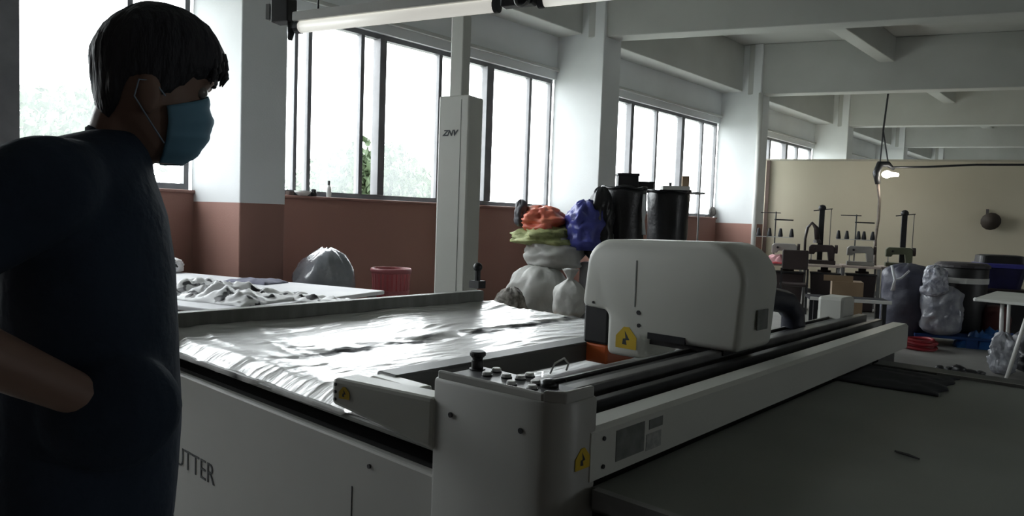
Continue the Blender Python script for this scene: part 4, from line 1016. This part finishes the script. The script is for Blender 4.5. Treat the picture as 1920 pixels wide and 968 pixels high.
# white folding table at the right edge
fl = onz(1826, 559, 0.75)
ft = thing('folding_table', 'pale grey folding table with splayed white legs at the right edge', 'table', (fl.x + 0.6, fl.y + 0.5, 0))
tp_ = [Vector((-1.35, 8.55)), Vector((-0.30, 8.37)), Vector((-0.10, 9.80)), Vector((-1.35, 9.95))]
obj('table_top', MB().prism(tp_, 0.72, 0.75), mat('table_laminate', (0.55, 0.56, 0.52), (0.5, 0.51, 0.47), 0.45, 3), ft, bevel=0.005)
obj('corner_cap', MB().lathe([(0.025, 0), (0.028, 0.02), (0.02, 0.035)], (-1.33, 8.57, 0.72), 12), M_WHITEP, ft)
for q0, q1 in (((-1.12, 8.65), (-1.14, 8.95)), ((-0.88, 8.55), (-1.01, 8.40)), ((-0.35, 9.6), (-0.3, 9.75)), ((-1.2, 9.75), (-1.2, 9.85)), ((-0.38, 8.55), (-0.33, 8.45))):
    obj('leg', MB().tube([(q0[0], q0[1], 0.72), (q1[0], q1[1], 0.0)], 0.018, 8), M_WHITEP, ft, smooth=True)
c = onz(1872, 705, 0.0)
sack('clear_bag', (c.x, c.y + 0.15, 0), 0.26, 0.42, mat('white_clear_film', (0.45, 0.46, 0.50), (0.22, 0.23, 0.26), 0.2, 14, 0.7, 18), 'crumpled clear white bag between the folding table legs', 'bag', seed=50, lump=0.4, top=0.35)
c = onz(1918, 700, 0.0)
sack('dark_bag', (c.x + 0.12, c.y + 0.1, 0), 0.48, 0.48, mat('charcoal_bag', (0.07, 0.07, 0.085), (0.05, 0.05, 0.06), 0.5, 6, 0.4, 12), 'charcoal bag under the folding table at the right edge', 'bag', seed=52, lump=0.2, top=0.5)
# carton and packing bench beyond the gantry end
c = at(1586, 560, 8.6); zt = at(1586, 527, 8.6).z
ct = thing('tall_carton', 'tall brown cardboard carton standing beyond the gantry end', 'carton', (c.x, c.y, 0))
obj('carton_body', MB().obox((c.x, c.y), SKEW, 0.17, 0.17, 0, zt), MATS['carton_brown'], ct, bevel=0.004)
obj('carton_flap', MB().obox((c.x - 0.05, c.y - 0.16), SKEW, 0.16, 0.004, zt, zt + 0.07), MATS['carton_brown'], ct)
c0 = at(1520, 553, 7.4); zt = c0.z; c1 = at(1672, 569, 7.2)
bn = thing('packing_bench', 'long low bench with a white front edge beyond the gantry end', 'bench', ((c0.x + c1.x) / 2, (c0.y + c1.y) / 2, 0))
mid = ((c0.x + c1.x) / 2, (c0.y + c1.y) / 2); ax = (c1.x - c0.x, c1.y - c0.y); hl = (c1 - c0).length / 2
nb = Vector((-ax[1], ax[0])).normalized()
obj('bench_top', MB().obox((mid[0] + nb.x * 0.2, mid[1] + nb.y * 0.2), ax, hl, 0.2, 0.66, 0.688), mat('bench_dark', (0.04, 0.04, 0.045), None, 0.9, 4, spec=0.1), bn)
obj('front_edge', MB().obox(mid, ax, hl, 0.008, 0.662, 0.695), M_WHITEP, bn)
for u_ in (-0.85, 0.85):
    for v_ in (0.05, 0.35):
        a_ = Vector(ax).normalized()
        obj('leg', MB().obox((mid[0] + a_.x * hl * u_ + nb.x * v_, mid[1] + a_.y * hl * u_ + nb.y * v_), ax, 0.02, 0.02, 0, 0.66), M_DKMETAL, bn)

# ================================================================== THE MAN
PC = Vector((-1.19, 0.475, 0)); PF = Vector((0.371, 0.929, 0)).normalized(); PR = Vector((0.929, -0.371, 0)).normalized()
def P(f, r, u): return PC + PF * f + PR * r + Vector((0, 0, u))
def lerp_rows(rows, z):
    if z <= rows[0][0]: return rows[0][1:]
    for a, b in zip(rows, rows[1:]):
        if z <= b[0]:
            t = (z - a[0]) / (b[0] - a[0]); t = t * t * (3 - 2 * t) * 0.4 + t * 0.6
            return [x + (y - x) * t for x, y in zip(a[1:], b[1:])]
    return rows[-1][1:]
def ell_loft(mb, rows, k=28, n=24, ex=2.0):
    rings = []
    for i in range(n + 1):
        z = rows[0][0] + (rows[-1][0] - rows[0][0]) * i / n
        fr, bk, hw = lerp_rows(rows, z)
        c = (fr + bk) / 2; h = (fr - bk) / 2
        ring = []
        for j in range(k):
            a = 2 * PI * j / k
            ca, sa = math.cos(a), math.sin(a)
            ring.append(P(c + h * math.copysign(abs(ca) ** (2 / ex), ca), hw * math.copysign(abs(sa) ** (2 / ex), sa), z))
        rings.append(ring)
    mb.loft(rings)
def limb(mb, pts, rr, k=16):
    pts = [Vector(p) for p in pts]
    out = []; ro = []
    for i in range(len(pts) - 1):
        for s_ in range(6):
            t = s_ / 6; out.append(pts[i].lerp(pts[i + 1], t)); ro.append(rr[i] + (rr[i + 1] - rr[i]) * t)
    out.append(pts[-1]); ro.append(rr[-1])
    for _ in range(2):
        out = [out[0]] + [(out[i - 1] + out[i] * 2 + out[i + 1]) / 4 for i in range(1, len(out) - 1)] + [out[-1]]
    mb.tube([P(*p) for p in out], ro, k)
    mb.ball(P(*out[0]), ro[0], k=14, m=8); mb.ball(P(*out[-1]), ro[-1], k=14, m=8)

M_SKIN = mat('skin', (0.26, 0.165, 0.125), (0.23, 0.14, 0.105), 0.55, 6)
M_SHIRT = mat('navy_shirt', (0.034, 0.050, 0.078), (0.022, 0.033, 0.052), 0.9, 5, 0.2, 40, spec=0.2)
M_PANTS = mat('dark_camo_trousers', (0.030, 0.034, 0.036), (0.012, 0.015, 0.022), 0.9, 9, 0.15, 40, spec=0.2)
M_HAIR = mat('black_hair', (0.022, 0.023, 0.030), (0.015, 0.016, 0.021), 0.65, 30, 0.4, 90, stretch=(1, 1, 0.25))
M_MASK = mat('blue_mask', (0.15, 0.33, 0.46), (0.12, 0.28, 0.40), 0.7, 8)

man = thing('person', 'person in a navy T-shirt and blue face mask watching the cutting machine', 'person', (PC.x - 0.09 * PF.x, PC.y - 0.09 * PF.y, 0))
# body: head, neck, arms with hands, one continuous skin
HEAD = [(1.468, 0.028, -0.035, 0.028), (1.478, 0.045, -0.055, 0.043), (1.492, 0.056, -0.068, 0.052), (1.51, 0.061, -0.077, 0.058), (1.535, 0.061, -0.082, 0.064), (1.56, 0.061, -0.085, 0.068),
        (1.578, 0.062, -0.087, 0.070), (1.595, 0.072, -0.088, 0.072), (1.61, 0.077, -0.089, 0.073), (1.64, 0.078, -0.088, 0.073), (1.665, 0.070, -0.081, 0.067), (1.685, 0.052, -0.065, 0.054), (1.70, 0.022, -0.035, 0.03)]
sk = MB()
ell_loft(sk, HEAD, 32, 30, 2.15)
limb(sk, [(-0.085, 0, 1.42), (-0.060, 0, 1.48), (-0.042, 0, 1.55)], [0.058, 0.050, 0.048])
sk.ball(P(0.056, 0, 1.548), 0.014, 0.014, 0.02, rot=Matrix.Rotation(math.atan2(PF.y, PF.x), 3, 'Z'))          # nose
sk.tube([P(0.057, 0, 1.580), P(0.063, 0, 1.545)], [0.008, 0.010], 10)
for s_ in (-1, 1):
    rot = Matrix.Rotation(math.atan2(PF.y, PF.x), 3, 'Z') @ Matrix.Rotation(0.25 * -s_, 3, 'Z')
    sk.ball(P(-0.018, 0.074 * s_, 1.567), 0.018, 0.009, 0.031, rot=rot)      # ear
    sk.ball(P(0.065, 0.030 * s_, 1.598), 0.012, 0.022, 0.007, rot=Matrix.Rotation(math.atan2(PF.y, PF.x), 3, 'Z'))  # brow ridge
    sh_, el, wr = (-0.135, 0.18 * s_, 1.41), (-0.295, 0.235 * s_, 1.275), (-0.10, 0.198 * s_, 1.150)
    limb(sk, [sh_, (-0.215, 0.215 * s_, 1.345), el], [0.042, 0.044, 0.040])
    limb(sk, [el, (-0.21, 0.23 * s_, 1.222), wr], [0.040, 0.037, 0.028])
    # hand reaching into the pocket
    pal = [(-0.10, 0.198 * s_, 1.15), (-0.07, 0.182 * s_, 1.128), (-0.04, 0.162 * s_, 1.102)]
    sk.tube([P(*p) for p in pal], [0.028, 0.034, 0.035], 12)
    for k_, (off, ln) in enumerate(((-0.026, 0.055), (-0.009, 0.066), (0.009, 0.062), (0.025, 0.048))):
        b0 = Vector((-0.04 + off * 0.75, 0.160 * s_, 1.102 + off * 0.75)); 
        b1 = b0 + Vector((0.55, -0.25 * s_, -0.62)).normalized() * ln * 0.55; b2 = b1 + Vector((0.3, -0.5 * s_, -0.8)).normalized() * ln * 0.5
        sk.tube([P(*b0), P(*b1), P(*b2)], [0.0095, 0.009, 0.0075], 8)
    b0 = Vector((-0.07, 0.172 * s_, 1.138)); b1 = b0 + Vector((0.028, 0.006 * s_, 0.004)); b2 = b1 + Vector((0.026, -0.002 * s_, -0.012))
    sk.tube([P(*b0), P(*b1), P(*b2)], [0.013, 0.011, 0.009], 8)
obj('body', sk, M_SKIN, man, remesh=0.0045, smooth_it=3)
# eyes and brows
for s_ in (-1, 1):
    obj('eye', MB().ball(P(0.056, 0.031 * s_, 1.582), 0.0105, k=12, m=8), mat('eye_dark', (0.05, 0.035, 0.03), (0.4, 0.4, 0.38), 0.2, 3), man, smooth=True)
    obj('eyebrow', MB().tube([P(0.078, 0.014 * s_, 1.600), P(0.076, 0.032 * s_, 1.604), P(0.066, 0.050 * s_, 1.600)], [0.004, 0.005, 0.003], 8), M_HAIR, man, smooth=True)
# shirt
st_ = MB()
TORSO = [(0.90, 0.024, -0.225, 0.180), (0.98, 0.030, -0.226, 0.178), (1.06, 0.034, -0.225, 0.175), (1.17, 0.029, -0.220, 0.175), (1.30, 0.023, -0.216, 0.182), (1.38, 0.012, -0.214, 0.186), (1.42, 0.0, -0.210, 0.188), (1.45, -0.010, -0.200, 0.165), (1.478, -0.012, -0.178, 0.128), (1.498, -0.020, -0.140, 0.088), (1.511, -0.026, -0.098, 0.060)]
ell_loft(st_, TORSO, 36, 40, 2.3)
for s_ in (-1, 1):
    limb(st_, [(-0.115, 0.12 * s_, 1.430), (-0.135, 0.185 * s_, 1.418), (-0.205, 0.215 * s_, 1.360)], [0.060, 0.070, 0.060])
    st_.ball(P(-0.060, 0.152 * s_, 1.112), 0.092, 0.078, 0.085, rot=Matrix.Rotation(math.atan2(PF.y, PF.x), 3, 'Z'))                       # pocket bulge over the hand
obj('t_shirt', st_, M_SHIRT, man, remesh=0.007, smooth_it=5)
obj('collar', MB().tube([P(-0.058 + 0.040 * math.cos(a), 0.050 * math.sin(a), 1.484 - 0.028 * math.cos(a)) for a in [2 * PI * j / 28 for j in range(29)]], 0.008, 8), M_SHIRT, man, smooth=True)
# trousers and shoes
pt_ = MB()
ell_loft(pt_, [(0.80, 0.025, -0.205, 0.172), (0.86, 0.024, -0.205, 0.176), (0.95, 0.020, -0.198, 0.172)], 30, 8, 2.3)
for s_ in (-1, 1):
    limb(pt_, [(-0.09, 0.085 * s_, 0.86), (-0.08, 0.095 * s_, 0.48), (-0.10, 0.10 * s_, 0.09)], [0.095, 0.068, 0.052])
obj('trousers', pt_, M_PANTS, man, remesh=0.010, smooth_it=4)
for s_ in (-1, 1):
    rings = []
    for f_, hw, h in ((-0.165, 0.025, 0.06), (-0.15, 0.036, 0.085), (-0.09, 0.04, 0.09), (-0.02, 0.044, 0.07), (0.05, 0.046, 0.05), (0.085, 0.035, 0.04), (0.10, 0.015, 0.025)):
        rings.append([P(f_, 0.10 * s_ + hw * math.cos(a), max(0.002, h / 2 + h / 2 * math.sin(a) * 1.05)) for a in [2 * PI * j / 14 for j in range(14)]])
    obj('shoe', MB().loft(rings), M_BLACK, man, smooth=True)
# hair
HTOP = [(1.52, 0.060, -0.086, 0.066), (1.537, 0.062, -0.090, 0.071), (1.565, 0.064, -0.0945, 0.0755), (1.605, 0.082, -0.098, 0.079), (1.620, 0.094, -0.0985, 0.080), (1.638, 0.095, -0.097, 0.081), (1.652, 0.0925, -0.092, 0.080), (1.67, 0.083, -0.083, 0.076), (1.687, 0.071, -0.069, 0.068), (1.702, 0.052, -0.052, 0.055), (1.712, 0.032, -0.036, 0.038), (1.7185, 0.004, -0.010, 0.010)]
def low(a):           # hairline height by angle, 0 at the forehead
    a = abs((a + PI) % (2 * PI) - PI)
    pts = [(0, 1.612), (0.5, 1.604), (0.95, 1.597), (1.15, 1.580), (1.38, 1.567), (1.62, 1.562), (1.75, 1.592), (1.98, 1.590), (2.15, 1.555), (2.5, 1.528), (PI, 1.524)]
    for p, q in zip(pts, pts[1:]):
        if a <= q[0]: return p[1] + (q[1] - p[1]) * (a - p[0]) / (q[0] - p[0])
    return 1.53
k, n = 96, 26
outer = []; inner = []
for i in range(n + 1):
    ro = []; ri = []
    for j in range(k):
        a = 2 * PI * j / k
        lo_ = low(a) + 0.006 * noise.noise(Vector((math.cos(a) * 9, math.sin(a) * 9, 1)))
        z = lo_ + (1.7185 - lo_) * (i / n) ** 0.85
        fr, bk, hw = lerp_rows(HTOP, z)
        c = (fr + bk) / 2; h = (fr - bk) / 2; ca, sa = math.cos(a), math.sin(a)
        ex = 2 / 2.15
        nn = noise.noise(Vector((ca * 7, sa * 7, z * 14))) * 0.0035 + noise.noise(Vector((ca * 20, sa * 20, z * 22))) * 0.0022
        taper = 1.0 if i > 2 or ca > 0.75 else (0.955 + 0.015 * i)
        s1 = (1 + nn / 0.08) * taper
        ff = h * math.copysign(abs(ca) ** ex, ca); rr_ = hw * math.copysign(abs(sa) ** ex, sa)
        ro.append(P(c + ff * s1, rr_ * s1, z))
        ri.append(P(c + ff * 0.80, rr_ * 0.80, min(z, 1.70) + 0.0))
    outer.append(ro); inner.append(ri)
hb_ = MB(); hb_.loft(inner[:1] + outer, cap=True)
obj('hair', hb_, M_HAIR, man, smooth=True)
# fringe strands
rnd = random.Random(5)
fr_ = MB()
for q in range(26):
    a = rnd.uniform(-0.75, 0.75); z = rnd.uniform(1.622, 1.650)
    f_, b_, h_ = lerp_rows(HTOP, z); c = (f_ + b_) / 2; h = (f_ - b_) / 2
    p0 = (c + h * math.cos(a) * 0.97, h_ * math.sin(a) * 0.97, z); ln = rnd.uniform(0.018, 0.040)
    fr_.tube([P(*p0), P(p0[0] + 0.004, p0[1] * 1.01, z - ln * 0.5), P(p0[0] - 0.002, p0[1] * 1.0, z - ln)], [0.006, 0.005, 0.0008], 6)
obj('fringe', fr_, M_HAIR, man, smooth=True)
# face mask with pleats and ear loops
MASK = [(1.466, 0.030, -0.05, 0.036), (1.480, 0.049, -0.065, 0.050), (1.505, 0.065, -0.075, 0.062), (1.530, 0.0725, -0.08, 0.068), (1.545, 0.0725, -0.083, 0.071), (1.560, 0.068, -0.085, 0.072), (1.572, 0.066, -0.086, 0.073)]
k, n = 36, 20; outer = []; inner = []
for i in range(n + 1):
    t = i / n; ro = []; ri = []
    for j in range(k + 1):
        a = -1.42 + 2.84 * j / k
        z = 1.4665 + t * 0.1045 + (0.010 * (1 - abs(a) / 1.42) if t > 0.5 else 0) * (t - 0.5) * 2 - 0.020 * abs(a) * max(0, t - 0.3)
        fr, bk, hw = lerp_rows(MASK, z); c = (fr + bk) / 2; h = (fr - bk) / 2
        pl = 0.0016 * (1 if int(t * 8) % 2 else -0.2)
        ca, sa = math.cos(a), math.sin(a); ex = 2 / 2.15
        ff = h * abs(ca) ** ex; rr_ = hw * math.copysign(abs(sa) ** ex, sa)
        ro.append(P(c + ff * (1 + (pl + 0.003) / 0.07), rr_ * (1 + (pl + 0.003) / 0.07), z)); ri.append(P(c + ff * 0.985, rr_ * 0.985, z))
    outer.append(ro); inner.append(ri)
mk = MB(); mk.loft(outer, cap=False, closed=False); mk.loft(inner, cap=False, closed=False)
w_ = k + 1; tot = (n + 1) * w_
for i in range(n):
    for e in (0, k): mk.f.append([i * w_ + e, (i + 1) * w_ + e, tot + (i + 1) * w_ + e, tot + i * w_ + e])
for j in range(k):
    for e in (0, n): mk.f.append([e * w_ + j, e * w_ + j + 1, tot + e * w_ + j + 1, tot + e * w_ + j])
mo = obj('face_mask', mk, M_MASK, man, smooth=True)
for s_ in (-1, 1):
    obj('ear_loop', MB().tube([P(0.005, 0.076 * s_, 1.565), P(-0.010, 0.079 * s_, 1.585), P(-0.030, 0.080 * s_, 1.585), P(-0.036, 0.079 * s_, 1.560), P(-0.015, 0.075 * s_, 1.525), P(0.004, 0.067 * s_, 1.495)], 0.0012, 6), mat('loop_white', (0.3, 0.4, 0.5), None, 0.7, 5), mo, smooth=True)
